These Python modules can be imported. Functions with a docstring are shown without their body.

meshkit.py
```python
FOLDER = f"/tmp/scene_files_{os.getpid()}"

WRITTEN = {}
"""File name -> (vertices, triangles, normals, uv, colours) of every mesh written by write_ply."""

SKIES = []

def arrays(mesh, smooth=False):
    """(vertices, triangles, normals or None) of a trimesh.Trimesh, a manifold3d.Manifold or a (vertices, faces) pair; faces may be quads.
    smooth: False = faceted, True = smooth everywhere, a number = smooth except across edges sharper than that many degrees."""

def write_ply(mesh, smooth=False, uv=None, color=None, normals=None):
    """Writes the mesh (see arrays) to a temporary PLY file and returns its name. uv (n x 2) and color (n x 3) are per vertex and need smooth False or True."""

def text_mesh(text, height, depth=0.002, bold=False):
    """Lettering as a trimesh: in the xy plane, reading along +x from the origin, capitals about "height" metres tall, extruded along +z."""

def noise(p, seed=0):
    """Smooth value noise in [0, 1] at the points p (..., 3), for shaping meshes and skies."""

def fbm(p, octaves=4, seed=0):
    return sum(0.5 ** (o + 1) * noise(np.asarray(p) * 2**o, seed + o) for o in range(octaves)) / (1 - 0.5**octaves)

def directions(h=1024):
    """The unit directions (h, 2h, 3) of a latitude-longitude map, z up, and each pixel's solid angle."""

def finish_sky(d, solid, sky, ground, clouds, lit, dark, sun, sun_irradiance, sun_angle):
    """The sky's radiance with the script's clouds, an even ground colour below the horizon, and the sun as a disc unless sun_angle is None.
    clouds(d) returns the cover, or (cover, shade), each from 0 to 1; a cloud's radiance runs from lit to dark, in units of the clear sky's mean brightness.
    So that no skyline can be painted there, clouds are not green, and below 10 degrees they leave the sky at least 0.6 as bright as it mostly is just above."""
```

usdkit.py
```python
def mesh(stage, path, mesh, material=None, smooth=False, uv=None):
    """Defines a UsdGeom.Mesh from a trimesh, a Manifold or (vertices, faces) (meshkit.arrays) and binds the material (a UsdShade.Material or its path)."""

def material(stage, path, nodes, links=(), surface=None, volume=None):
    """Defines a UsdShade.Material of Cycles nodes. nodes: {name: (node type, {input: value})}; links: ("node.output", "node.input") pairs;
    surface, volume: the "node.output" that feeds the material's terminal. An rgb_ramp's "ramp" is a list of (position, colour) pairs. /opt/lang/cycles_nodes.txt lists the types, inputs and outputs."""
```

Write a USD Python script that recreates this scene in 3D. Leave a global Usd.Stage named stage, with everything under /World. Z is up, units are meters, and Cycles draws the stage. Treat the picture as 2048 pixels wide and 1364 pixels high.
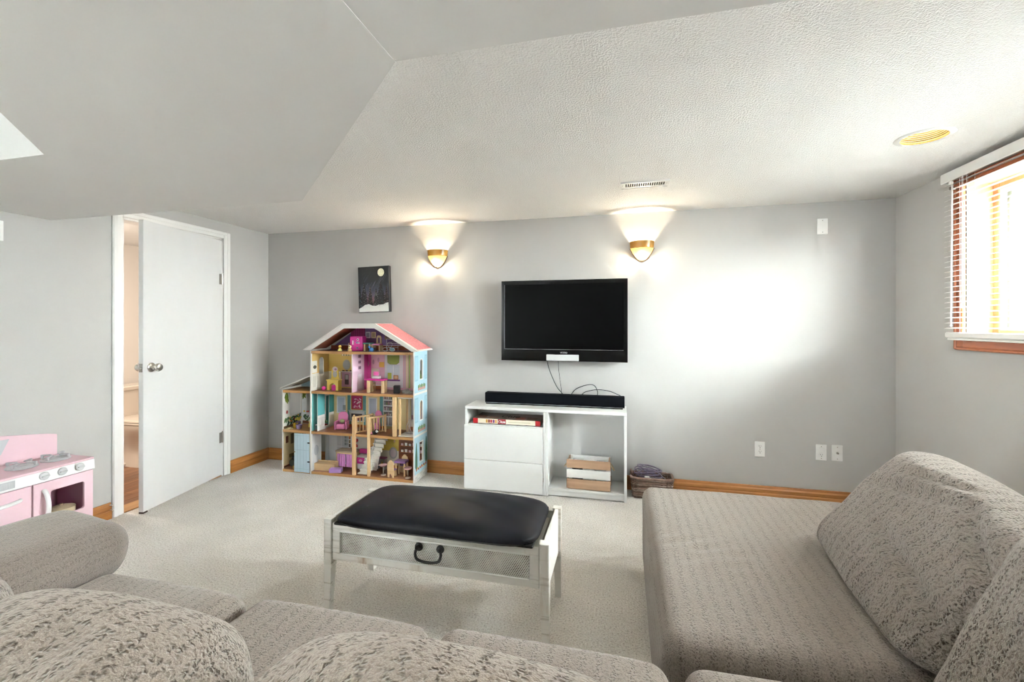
import math, random
import numpy as np, trimesh, shapely
from shapely.geometry import Polygon, box as sbox, Point
from shapely import affinity
from pxr import Usd, UsdGeom, UsdLux, UsdShade, Gf, Sdf, Vt
import usdkit, meshkit

stage = Usd.Stage.CreateInMemory()
UsdGeom.SetStageUpAxis(stage, 'Z'); UsdGeom.SetStageMetersPerUnit(stage, 1.0)
UsdGeom.Xform.Define(stage, '/World'); UsdGeom.Scope.Define(stage, '/World/Looks')

# ------------------------------------------------------------------ camera, sky, sun, exposure
EXPOSURE = 2.05
SKY = 7.8
SKY_COLOR = (0.94, 0.975, 1.0)
SUN = 2.0
SUN_COLOR = (1.0, 0.98, 0.95)
SUN_ANGLE = 16.0
SUN_DIR = (-1.0, 1.45, -0.31)          # the way the light travels: in at the window, on to the end wall
POT = 29.0
POT_COLOR = (1.0, 0.79, 0.54)
SCONCE = 520.0
BATH = 36.0

FPX, YAW, HORIZON, EYE = 892.46, 0.2396, 649.6, 1.30
cam = UsdGeom.Camera.Define(stage, '/World/camera')
cam.CreateHorizontalApertureAttr(36.0)
cam.CreateVerticalApertureAttr(36.0 * 1364 / 2048)
cam.CreateFocalLengthAttr(36.0 * FPX / 2048)
cam.CreateVerticalApertureOffsetAttr(-(682 - HORIZON) * 36.0 / 2048)   # lens shift keeps the verticals upright
cam.CreateFocusDistanceAttr(3.0); cam.CreateFStopAttr(0.0)
cam.CreateClippingRangeAttr((0.05, 200.0))
cam.CreateExposureAttr(EXPOSURE)
_cx = UsdGeom.Xformable(cam)
_cx.AddTranslateOp().Set(Gf.Vec3d(0, 0, EYE)); _cx.AddRotateZOp().Set(math.degrees(YAW)); _cx.AddRotateXOp().Set(90.0)

dome = UsdLux.DomeLight.Define(stage, '/World/sky')
dome.CreateIntensityAttr(SKY); dome.CreateColorAttr(Gf.Vec3f(*SKY_COLOR))
sun = UsdLux.DistantLight.Define(stage, '/World/sun')
sun.CreateIntensityAttr(SUN); sun.CreateAngleAttr(SUN_ANGLE); sun.CreateColorAttr(Gf.Vec3f(*SUN_COLOR))
_d = Gf.Vec3d(*SUN_DIR).GetNormalized()
UsdGeom.Xformable(sun).AddTransformOp().Set(Gf.Matrix4d().SetRotate(Gf.Rotation(Gf.Vec3d(0, 0, -1), _d)))

# ------------------------------------------------------------------ helpers: prims
USED = {}
def numbered(parent, name):
    k = (parent, name); n = USED.get(k, 0); USED[k] = n + 1
    return name if n == 0 else '%s_%03d' % (name, n)

def tag(prim, label=None, cat=None, group=None, kind=None):
    for k, v in (('label', label), ('category', cat), ('group', group), ('kind', kind)):
        if v: prim.SetCustomDataByKey(k, v)
    return prim

def thing(name, label=None, cat=None, loc=(0, 0, 0), rotz=0, group=None, kind=None):
    x = UsdGeom.Xform.Define(stage, '/World/' + numbered('/World', name))
    x.AddTranslateOp().Set(Gf.Vec3d(*loc)); x.AddRotateZOp().Set(rotz)
    return tag(x.GetPrim(), label, cat, group, kind)

def obj(name, mesh, mat, parent=None, label=None, smooth=False, uv=None, kind=None, cat=None, group=None):
    """ONE mesh under parent (in the thing's own space) or under /World."""
    pp = str(parent.GetPath()) if parent else '/World'
    path = pp + '/' + numbered(pp, name)
    if isinstance(mesh, list): mesh = join(mesh)
    m = usdkit.mesh(stage, path, mesh, mat, smooth, uv)
    return tag(m.GetPrim(), label, cat, group, kind)

def dup(root, loc, rotz=0, label=None, group=None):
    was = root.GetCustomData()
    name = root.GetName()
    r = thing(name, label or was['label'], was['category'], loc, rotz, group or was.get('group'))
    r.GetReferences().AddInternalReference(root.GetPath()); r.SetInstanceable(True)
    return r

# ------------------------------------------------------------------ helpers: shapes
def join(ms): return trimesh.util.concatenate(ms)

def box(x0, x1, y0, y1, z0, z1, b=0.0):
    if x0 > x1: x0, x1 = x1, x0
    if y0 > y1: y0, y1 = y1, y0
    if z0 > z1: z0, z1 = z1, z0
    b = min(b, (x1-x0)*.49, (y1-y0)*.49, (z1-z0)*.49)
    if b <= 0:
        m = trimesh.creation.box((x1-x0, y1-y0, z1-z0)); m.apply_translation(((x0+x1)/2, (y0+y1)/2, (z0+z1)/2)); return m
    P = []
    for X, sx in ((x0, 1), (x1, -1)):
        for Y, sy in ((y0, 1), (y1, -1)):
            for Z, sz in ((z0, 1), (z1, -1)):
                P += [(X, Y+sy*b, Z+sz*b), (X+sx*b, Y, Z+sz*b), (X+sx*b, Y+sy*b, Z)]
    return trimesh.Trimesh(P, trimesh.convex.convex_hull(np.array(P)).faces) if False else trimesh.convex.convex_hull(np.array(P))

def cyl(p0, p1, r, n=16, r1=None):
    return tube([p0, p1], [r, r if r1 is None else r1], n)

def tube(pts, r, n=8, closed=False, flat=None):
    pts = np.asarray(pts, float); k = len(pts)
    r = np.full(k, r) if np.ndim(r) == 0 else np.asarray(r, float)
    if closed:
        t = np.roll(pts, -1, 0) - np.roll(pts, 1, 0)
    else:
        t = np.gradient(pts, axis=0)
    t /= np.maximum(np.linalg.norm(t, axis=1, keepdims=True), 1e-9)
    up = np.array([0, 0, 1.0]) if abs(t[0][2]) < .9 else np.array([1.0, 0, 0])
    a = np.cross(t[0], up); a /= np.linalg.norm(a)
    V = []
    for i in range(k):
        a = a - t[i]*np.dot(a, t[i]); a /= max(np.linalg.norm(a), 1e-9)
        b = np.cross(t[i], a)
        th = np.arange(n)/n*2*np.pi
        V.append(pts[i] + r[i]*(np.cos(th)[:, None]*a + np.sin(th)[:, None]*b))
    V = np.vstack(V); F = []
    for i in range(k if closed else k-1):
        j = (i+1) % k
        for q in range(n):
            q1 = (q+1) % n
            F += [(i*n+q, i*n+q1, j*n+q1), (i*n+q, j*n+q1, j*n+q)]
    if not closed:
        c0, c1 = len(V), len(V)+1
        V = np.vstack([V, pts[:1], pts[-1:]])
        for q in range(n):
            q1 = (q+1) % n
            F += [(c0, q1, q), (c1, (k-1)*n+q, (k-1)*n+q1)]
    m = trimesh.Trimesh(V, F, process=False); m.fix_normals() if k < 3 else None
    return m

def lathe(prof, n=32, center=(0, 0, 0), a0=0, a1=2*math.pi, sx=1, sy=1):
    """prof: (r, z) from bottom to top."""
    full = abs(a1-a0-2*math.pi) < 1e-6
    th = a0 + (a1-a0)*np.arange(n + (0 if full else 1))/n
    V, F = [], []
    for r, z in prof:
        V += [(center[0]+sx*r*math.cos(t), center[1]+sy*r*math.sin(t), center[2]+z) for t in th]
    m = len(th)
    for i in range(len(prof)-1):
        for q in range(m if full else m-1):
            q1 = (q+1) % m
            F += [(i*m+q, i*m+q1, (i+1)*m+q1), (i*m+q, (i+1)*m+q1, (i+1)*m+q)]
    return trimesh.Trimesh(V, F, process=False)

def prism(poly, h, plane='xy', at=0.0):
    """polygon (shapely or points) extruded by h from at along the plane's normal. xz: points are (x, z), grows along +y; yz: (y, z), grows along +x."""
    if not hasattr(poly, 'exterior') and not hasattr(poly, 'geoms'): poly = Polygon(poly)
    gs = getattr(poly, 'geoms', [poly])
    m = join([trimesh.creation.extrude_polygon(g, h, engine='earcut') for g in gs])
    v = m.vertices.copy()
    if plane == 'xy': v = v + [0, 0, at]
    elif plane == 'xz': v = np.stack([v[:, 0], v[:, 2]+at, v[:, 1]], 1)
    else: v = np.stack([v[:, 2]+at, v[:, 0], v[:, 1]], 1)
    f = m.faces[:, ::-1] if plane == 'xz' else m.faces
    return trimesh.Trimesh(v, f, process=False)

def oval(cx, cy, rx, ry, n=28):
    return Polygon([(cx+rx*math.cos(t), cy+ry*math.sin(t)) for t in np.arange(n)/n*2*math.pi])

def arch(x0, x1, z0, z1, n=14):
    r = (x1-x0)/2; c = (x0+x1)/2
    return Polygon([(x0, z0), (x1, z0)] + [(c+r*math.cos(t), z1-r+r*math.sin(t)) for t in np.linspace(0, math.pi, n)])

def moved(m, t=(0, 0, 0), rx=0, ry=0, rz=0):
    m = m.copy()
    M4 = trimesh.transformations.euler_matrix(math.radians(rx), math.radians(ry), math.radians(rz)); M4[:3, 3] = t
    m.apply_transform(M4); return m

def ball(c, r, n=2, s=(1, 1, 1)):
    m = trimesh.creation.icosphere(n, 1.0); m.vertices = m.vertices*np.array(s)*r + np.array(c); return m

def bez(p0, p1, p2, p3, n=16):
    t = np.linspace(0, 1, n)[:, None]; p0, p1, p2, p3 = map(np.array, (p0, p1, p2, p3))
    return (1-t)**3*p0 + 3*(1-t)**2*t*p1 + 3*(1-t)*t*t*p2 + t**3*p3

def catmull(P, per=8, closed=False):
    P = np.asarray(P, float); n = len(P); out = []
    for i in range(n if closed else n-1):
        if closed: a, b, c, d = P[(i-1) % n], P[i], P[(i+1) % n], P[(i+2) % n]
        else: a, b, c, d = P[max(i-1, 0)], P[i], P[i+1], P[min(i+2, n-1)]
        for t in np.arange(per)/per:
            out.append(.5*((2*b)+(-a+c)*t+(2*a-5*b+4*c-d)*t*t+(-a+3*b-3*c+d)*t**3))
    if not closed: out.append(P[-1])
    return np.array(out)

def text(s, h, depth, mat_plane='xz', at=(0, 0, 0), bold=False, center=True, sx=1.0):
    m = meshkit.text_mesh(s, h, depth, bold)
    v = m.vertices.copy(); v[:, 0] *= sx
    if center: v[:, 0] -= (v[:, 0].min()+v[:, 0].max())/2
    if mat_plane == 'xz': v = np.stack([v[:, 0], -v[:, 2], v[:, 1]], 1)      # faces -y
    elif mat_plane == 'yz': v = np.stack([v[:, 2], v[:, 0], v[:, 1]], 1)     # faces +x
    elif mat_plane == 'xy': pass
    return trimesh.Trimesh(v + np.array(at), m.faces, process=False)

# ------------------------------------------------------------------ helpers: materials
def lin(c):
    if isinstance(c, str):
        c = c.lstrip('#'); c = [int(c[i:i+2], 16)/255 for i in (0, 2, 4)]
        return tuple(x/12.92 if x <= .04045 else ((x+.055)/1.055)**2.4 for x in c)
    return tuple(c)
MATS = {}
def mat(name, col, rough=.5, metal=0, spec=.5, var=None, bump=None, coat=0, sheen=0, emit=None, stretch=(1, 1, 1), trans=0, col2=None):
    """principled with optional tone variation var=(scale, amount) and relief bump=(scale, height in metres), both from world-position noise."""
    if name in MATS: return MATS[name]
    c = lin(col); N = {'p': ('principled_bsdf', dict(base_color=c, roughness=rough, metallic=metal, specular_ior_level=spec, coat_weight=coat, sheen_weight=sheen, transmission_weight=trans))}; L = []
    if emit: N['p'][1].update(emission_color=lin(emit[0]), emission_strength=emit[1])
    if var or bump:
        N['g'] = ('texture_coordinate', {}); N['m'] = ('mapping', dict(scale=stretch)); L.append(('g.object', 'm.vector'))
    if var:
        c2 = lin(col2) if col2 else tuple(x*(1-var[1]) for x in c)
        c1 = c if col2 else tuple(min(1, x*(1+var[1]*.5)) for x in c)
        N['n'] = ('noise_texture', dict(scale=var[0], detail=4, roughness=.6)); L.append(('m.vector', 'n.vector'))
        N['r'] = ('rgb_ramp', dict(ramp=[(.3, c2), (.7, c1)])); L += [('n.fac', 'r.fac'), ('r.color', 'p.base_color')]
    if bump:
        N['bn'] = ('noise_texture', dict(scale=bump[0], detail=3, roughness=.55)); L.append(('m.vector', 'bn.vector'))
        N['b'] = ('bump', dict(strength=1.0, distance=bump[1])); L += [('bn.fac', 'b.height'), ('b.normal', 'p.normal')]
    MATS[name] = usdkit.material(stage, '/World/Looks/' + name, N, L, surface='p.BSDF')
    return MATS[name]
def flat(h, rough=.55):
    return mat('paint_' + h.lstrip('#').lower() + ('' if rough == .55 else '_%d' % round(rough*100)), h, rough)
def emitter(name, col, s):
    if name not in MATS:
        MATS[name] = usdkit.material(stage, '/World/Looks/' + name, {'e': ('emission', dict(color=lin(col), strength=s))}, surface='e.emission')
    return MATS[name]
def wood(name, c1, c2, axis='y', rough=.4, scale=1.0, coat=.15):
    """streaky grain running along one axis (object space)."""
    if name in MATS: return MATS[name]
    s = {'x': (1.5, 28, 28), 'y': (28, 1.5, 28), 'z': (28, 28, 1.5)}[axis]
    MATS[name] = usdkit.material(stage, '/World/Looks/' + name, {
        'g': ('texture_coordinate', {}), 'm': ('mapping', dict(scale=tuple(scale*x for x in s))),
        'n': ('noise_texture', dict(scale=1.0, detail=5, roughness=.6, distortion=.6)),
        'r': ('rgb_ramp', dict(ramp=[(.28, lin(c2)), (.62, lin(c1))])),
        'b': ('bump', dict(strength=.4, distance=.0008)),
        'p': ('principled_bsdf', dict(roughness=rough, coat_weight=coat, coat_roughness=.25))},
        [('g.object', 'm.vector'), ('m.vector', 'n.vector'), ('n.fac', 'r.fac'), ('r.color', 'p.base_color'), ('n.fac', 'b.height'), ('b.normal', 'p.normal')], surface='p.BSDF')
    return MATS[name]
def fabric(name, light, dark, du, dv, col, depth=.003, amount=1.0):
    """chenille knit: rows of small dark loops, stronger in every other row; needs st in metres."""
    MATS[name] = usdkit.material(stage, '/World/Looks/' + name, {
        'u': ('uvmap', dict(attribute='st')), 'm': ('mapping', dict(scale=(1/du, 1/dv, 1))),
        'v': ('voronoi_texture', dict(dimensions='2D', scale=1.0, randomness=.8)),
        'd': ('map_range', dict(from_min=.10, from_max=.46, to_min=1.0, to_max=0.0, clamp=True)),
        'wn': ('noise_texture', dict(scale=1.1, detail=1)), 'wv': ('vector_math', dict(math_type='multiply_add', vector2=(1.5, 1.5, 0))),
        's': ('separate_xyz', {}), 'k': ('math', dict(math_type='multiply', value2=2*math.pi/col)),
        'si': ('math', dict(math_type='sine')), 'sm': ('map_range', dict(from_min=-.5, from_max=.9, to_min=.38, to_max=1.0, clamp=True)),
        'f': ('math', dict(math_type='multiply')), 'f2': ('math', dict(math_type='multiply', value2=amount)),
        'nz': ('noise_texture', dict(scale=420, detail=2, roughness=.7)), 'g': ('geometry', {}),
        'nl': ('noise_texture', dict(scale=7, detail=3)),
        'lr': ('rgb_ramp', dict(ramp=[(.30, tuple(x*.66 for x in lin(light))), (.68, tuple(min(1, x*1.12) for x in lin(light)))])),
        'mx': ('mix_color', dict(blend_type='mix', b=lin(dark))),
        'h1': ('math', dict(math_type='multiply', value2=-1.0)), 'h2': ('math', dict(math_type='multiply', value2=.45)),
        'h': ('math', dict(math_type='add')), 'b': ('bump', dict(strength=1.0, distance=depth)),
        'p': ('principled_bsdf', dict(roughness=.95, specular_ior_level=.15, sheen_weight=.35, sheen_roughness=.5, sheen_tint=(.9, .88, .86)))},
        [('u.UV', 'm.vector'), ('m.vector', 'wn.vector'), ('wn.color', 'wv.vector1'), ('m.vector', 'wv.vector3'), ('wv.vector', 'v.vector'), ('v.distance', 'd.value'), ('u.UV', 's.vector'), ('s.x', 'k.value1'), ('k.value', 'si.value1'),
         ('si.value', 'sm.value'), ('d.result', 'f.value1'), ('sm.result', 'f.value2'), ('f.value', 'f2.value1'), ('g.position', 'nz.vector'), ('g.position', 'nl.vector'),
         ('nz.fac', 'lr.fac'), ('lr.color', 'mx.a'), ('f2.value', 'mx.fac'), ('mx.result', 'p.base_color'),
         ('f2.value', 'h1.value1'), ('nz.fac', 'h2.value1'), ('h1.value', 'h.value1'), ('h2.value', 'h.value2'), ('h.value', 'b.height'), ('b.normal', 'p.normal')],
        surface='p.BSDF')
    return MATS[name]
# ------------------------------------------------------------------ the room
XL, XR, YB, ZC = -3.335, 1.860, 3.657, 2.184
YF = -2.3                                  # the wall behind the camera
SOF = 1.93                                 # underside of the dropped ceiling

def wall_paint(name, c):
    return mat(name, c, .62, spec=.3, var=(1.3, .035), bump=(260, .0004))
WALL = wall_paint('wall_grey_paint', (.48, .474, .464))
BATHW = wall_paint('bathroom_paint', (.80, .765, .725))
TRIMW = mat('white_trim_paint', (.80, .80, .79), .35, bump=(90, .0002))
DOORW = mat('white_door_paint', (.74, .745, .75), .42, var=(2.2, .05), bump=(60, .0003), stretch=(1, 1, .35))
SOFFIT = mat('smooth_ceiling_paint', (.79, .79, .78), .6, spec=.3, var=(1.5, .02))
PLATE = mat('white_plastic', (.83, .83, .82), .3)
METAL = mat('satin_nickel', (.62, .60, .57), .25, metal=1)
CHROME = mat('bright_chrome', (.8, .8, .8), .12, metal=1)
DARK = mat('dark_void', (.012, .012, .013), .8)
OAKX = wood('stained_oak_x', (.44, .185, .045), (.27, .095, .018), 'x', .38)
OAKY = wood('stained_oak_y', (.44, .185, .045), (.27, .095, .018), 'y', .38)

# stippled ceiling paint: round blobs of texture
usdkit.material(stage, '/World/Looks/stippled_ceiling', {
    'g': ('geometry', {}), 'n': ('noise_texture', dict(scale=120, detail=3, roughness=.55)), 'r': ('rgb_ramp', dict(ramp=[(.40, (0, 0, 0)), (.60, (1, 1, 1))])),
    'b': ('bump', dict(strength=1.0, distance=.0024)), 'p': ('principled_bsdf', dict(base_color=(.93, .93, .925), roughness=.75, specular_ior_level=.2))},
    [('g.position', 'n.vector'), ('n.fac', 'r.fac'), ('r.color', 'b.height'), ('b.normal', 'p.normal')], surface='p.BSDF')
CEIL = '/World/Looks/stippled_ceiling'
# cut-pile carpet: flecks of light and dark yarn
usdkit.material(stage, '/World/Looks/carpet_pile', {
    'g': ('geometry', {}), 'n': ('noise_texture', dict(scale=125, detail=3, roughness=.75)), 'n2': ('voronoi_texture', dict(scale=150, randomness=1.0)), 'n3': ('noise_texture', dict(scale=2.2, detail=3)),
    'r': ('rgb_ramp', dict(ramp=[(.30, (.28, .24, .19)), (.42, (.70, .67, .625)), (.66, (.93, .91, .87))])),
    'r3': ('rgb_ramp', dict(ramp=[(.35, (.86, .86, .85)), (.65, (1, 1, 1))])), 'mu': ('mix_color', dict(blend_type='multiply', fac=1.0)),
    'a': ('math', dict(math_type='subtract')), 'b': ('bump', dict(strength=.8, distance=.004)),
    'p': ('principled_bsdf', dict(roughness=1.0, specular_ior_level=.05, sheen_weight=.2))},
    [('g.position', 'n.vector'), ('g.position', 'n2.vector'), ('g.position', 'n3.vector'), ('n.fac', 'r.fac'), ('n3.fac', 'r3.fac'), ('r.color', 'mu.a'), ('r3.color', 'mu.b'), ('mu.result', 'p.base_color'),
     ('n.fac', 'a.value1'), ('n2.distance', 'a.value2'), ('a.value', 'b.height'), ('b.normal', 'p.normal')], surface='p.BSDF')
CARPET = '/World/Looks/carpet_pile'

def struct(name, mesh, m, parent=None, smooth=False):
    return obj(name, mesh, m, parent, kind=None if parent else 'structure', smooth=smooth)

DY0, DY1, DZ = 2.343, 3.147, 2.042         # the door opening
WY0, WY1, WZ0, WZ1 = 1.36, 3.000, 1.226, 2.075   # the window opening
T = .12
LY0, LY1, LZ0, LZ1 = -2.15, -1.10, .88, 1.80        # an added window in the left wall, behind the camera, for fill daylight
struct('floor', box(XL, XR, YF, YB, -.06, 0), CARPET)
struct('wall_back', box(XL-T, XR+.3, YB, YB+.12, -.06, ZC+.1), WALL)
struct('wall_left', join([prism(sbox(YF, -.06, DY0, ZC+.1).difference(sbox(LY0, LZ0, LY1, LZ1)), T, 'yz', XL-T), box(XL-T, XL, DY1, YB, -.06, ZC+.1), box(XL-T, XL, DY0, DY1, DZ, ZC+.1)]), WALL)
rw = Polygon([(YF, -.06), (YB, -.06), (YB, ZC+.1), (YF, ZC+.1)]).difference(sbox(WY0, WZ0, WY1, WZ1))
struct('wall_right', prism(rw, .26, 'yz', XR), WALL)
struct('wall_front', box(XL-T, XR+.3, YF-.12, YF, -.06, ZC+.1), WALL)
POTC = (1.385, 2.50)
UNSEEN_POTS = [(-1.55, .30), (-.30, .28), (.95, .30)]            # unseen lamps in the dropped ceiling, placed to light the sofa and carpet
struct('ceiling', prism(sbox(XL-.1, YF-.1, XR+.2, YB+.1).difference(Point(POTC).buffer(.088, 24)), .10, 'xy', ZC), CEIL)
A, Bc, Cc = (-1.577, 1.952), (-.526, .973), (-2.074, 1.193)
sof_l = Polygon([A, Bc, (Bc[0], YF), (-1.10, YF), (-1.10, .28), Cc, (XL, Cc[1]), (XL, A[1])])
sof_r = Polygon([Bc, (XR, Bc[1]), (XR, YF), (Bc[0], YF)])
for px_, py_ in UNSEEN_POTS:
    h_ = Point((px_, py_)).buffer(.088, 24); sof_l = sof_l.difference(h_); sof_r = sof_r.difference(h_)
cs = thing('ceiling_soffit', kind='structure')
obj('soffit_panel', prism(sof_l, ZC-SOF, 'xy', SOF), SOFFIT, cs)
obj('soffit_panel', prism(sof_r, ZC-SOF-.0015, 'xy', SOF+.0015), SOFFIT, cs)
obj('corner_bead', tube(catmull([(-.530, .80, SOF+.001), (-.529, .90, SOF+.001), (-.528, .955, SOF+.001), (-.520, .968, SOF+.001)], 5), .0013, 6), SOFFIT, cs)

# baseboards: a colonial profile, 0.108 high
BBP = [(0, 0), (.017, 0), (.017, .052), (.0145, .056), (.0145, .060), (.016, .066), (.016, .082), (.010, .092), (.009, .100), (.006, .1077), (0, .1077)]
def board_y(x, sgn, y0, y1):               # along y, on a wall at x, standing out by sgn
    m = trimesh.creation.extrude_polygon(Polygon([(sgn*a, b) for a, b in BBP]), y1-y0, engine='earcut')
    v = m.vertices; return trimesh.Trimesh(np.stack([v[:, 0]+x, v[:, 2]+y0, v[:, 1]], 1), m.faces[:, ::-1], process=False)
def board_x(y, sgn, x0, x1):
    m = trimesh.creation.extrude_polygon(Polygon([(sgn*a, b) for a, b in BBP]), x1-x0, engine='earcut')
    v = m.vertices; return trimesh.Trimesh(np.stack([v[:, 2]+x0, v[:, 0]+y, v[:, 1]], 1), m.faces, process=False)
struct('baseboard_back', board_x(YB, -1, XL+.017, XR-.017), OAKX)
bl = thing('baseboard_left', kind='structure')
obj('board', board_y(XL, 1, 3.212, YB-.001), OAKY, bl); obj('board', board_y(XL, 1, YF+.02, 2.272), OAKY, bl)
obj('doorstop', join([cyl((XL+.014, 2.262, .092), (XL+.030, 2.268, .090), .006), cyl((XL+.014, 2.262, .062), (XL+.032, 2.268, .060), .007)]), CHROME, bl, label='small chrome door stop fixed to the end of the baseboard', smooth=40)
struct('baseboard_right', board_y(XR, -1, YF+.02, YB-.02), OAKY)

# door casing and jamb
t1 = thing('trim_1', kind='structure')
def casing(p, q, w):                       # flat casing with an eased edge and a shallow step, in the wall plane x = XL
    (y0, z0), (y1, z1) = p, q
    return box(XL, XL+.014, y0, y1, z0, z1, .004)
obj('casing', casing((2.280, 0), (2.343, 2.0995), 0), TRIMW, t1)
obj('casing', casing((3.147, 0), (3.2099, 2.0995), 0), TRIMW, t1)
obj('casing', casing((2.343, 2.042), (3.147, 2.0995), 0), TRIMW, t1)
obj('casing_bead', join([box(XL+.013, XL+.018, 3.178, 3.206, .0, 2.094, .002), box(XL+.013, XL+.018, 2.284, 2.312, 0, 2.094, .002), box(XL+.013, XL+.018, 2.312, 3.178, 2.070, 2.094, .002)]), TRIMW, t1)
obj('jamb', box(XL-T, XL, DY0-.004, DY0+.014, 0, DZ), TRIMW, t1); obj('jamb', box(XL-T, XL, DY1-.014, DY1+.004, 0, DZ), TRIMW, t1); obj('jamb', box(XL-T, XL, DY0, DY1, DZ-.014, DZ+.004), TRIMW, t1)
obj('strike_plate', box(XL-.05, XL-.02, DY0+.014, DY0+.0155, .97, 1.03), METAL, t1)
obj('threshold', box(XL-T-.01, XL+.005, DY0+.014, DY1-.014, 0, .008, .003), wood('threshold_oak', (.55, .33, .15), (.42, .22, .09), 'y', .35), t1, label='pale oak threshold strip under the door')

# the door leaf, standing ajar into the room (local: hinge axis at the origin, leaf along +x, face towards -y ... turned in place)
hinge = (XL+.006, 3.130); free = (-3.181, 2.372)
ang = math.degrees(math.atan2(free[1]-hinge[1], free[0]-hinge[0]))
LW = math.hypot(free[0]-hinge[0], free[1]-hinge[1])
d1 = thing('door_1', kind='structure', loc=(hinge[0], hinge[1], 0), rotz=ang)
# local y > 0 is the room side (leaf direction points to -y in the room)
obj('door_leaf', box(0, LW, -.035, 0, .014, 2.022, .002), DOORW, d1)
def door_knob(side):
    y = 0 if side > 0 else -.035
    k = [(.0, 0), (.033, 0), (.033, .004), (.028, .009), (.014, .012), (.012, .030), (.018, .036), (.027, .046), (.029, .056), (.024, .066), (.012, .071), (.0, .072)]
    m = lathe(k, 28); v = m.vertices.copy()
    return trimesh.Trimesh(np.stack([v[:, 0]+LW-.062, y+side*v[:, 2], v[:, 1]+1.003], 1), m.faces if side < 0 else m.faces[:, ::-1], process=False)
obj('door_knob', door_knob(1), METAL, d1, smooth=35, label='round satin nickel door knob')
obj('door_knob', door_knob(-1), METAL, d1, smooth=35)
obj('latch_plate', join([box(LW-.0005, LW+.0012, -.030, -.006, .974, 1.032), cyl((LW, -.018, 1.003), (LW+.012, -.018, 1.003), .008)]), METAL, d1)
for hz in (.335, 1.69):
    obj('hinge', join([cyl((-.004, .004, hz-.045), (-.004, .004, hz+.045), .006), box(-.004, .03, .0002, .002, hz-.044, hz+.044), cyl((-.004, .004, hz+.045), (-.004, .004, hz+.053), .004)]), METAL, d1)
obj('bottom_sweep', box(LW-.034, LW-.001, -.034, -.001, .003, .013), mat('dark_rubber', (.05, .03, .025), .7), d1)

# the bathroom behind the door
BX0, BX1, BY0, BY1, BZ = -4.80, XL-T, 1.9, 3.72, 2.10
PLK = [wood('bath_plank_%d' % i, c1, c2, 'y', .35) for i, (c1, c2) in enumerate([((.26, .12, .06), (.13, .055, .026)), ((.33, .16, .08), (.17, .075, .035)), ((.22, .105, .055), (.11, .05, .026))])]
bf = thing('floor_bathroom', kind='structure')
obj('subfloor', box(BX0-.1, BX1+.01, BY0-.1, BY1+.1, -.06, -.004), DARK, bf)
rng = random.Random(5); i = 0
for k in range(16):                        # boards of the sheet floor, each with its own edges
    xx = BX1 - .011 - k*.09
    if xx < BX0: break
    y = BY0 - rng.random()*.5
    while y < BY1:
        L_ = .45+rng.random()*.3
        obj('floor_plank', box(max(xx-.0885, BX0), xx, max(y, BY0), min(y+L_-.0015, BY1), -.004, .0, .001), PLK[rng.randrange(3)], bf); y += L_
struct('wall_bathroom_back', box(BX0-.1, BX0, BY0-.1, BY1+.1, -.06, BZ+.1), BATHW)
struct('wall_bathroom_side', box(BX0, BX1, BY1, BY1+.1, -.06, BZ+.1), BATHW)
struct('wall_bathroom_near', box(BX0, BX1, BY0-.1, BY0, -.06, BZ+.1), BATHW)
struct('ceiling_bathroom', box(BX0-.1, BX1, BY0-.1, BY1+.1, BZ, BZ+.1), SOFFIT)
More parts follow.
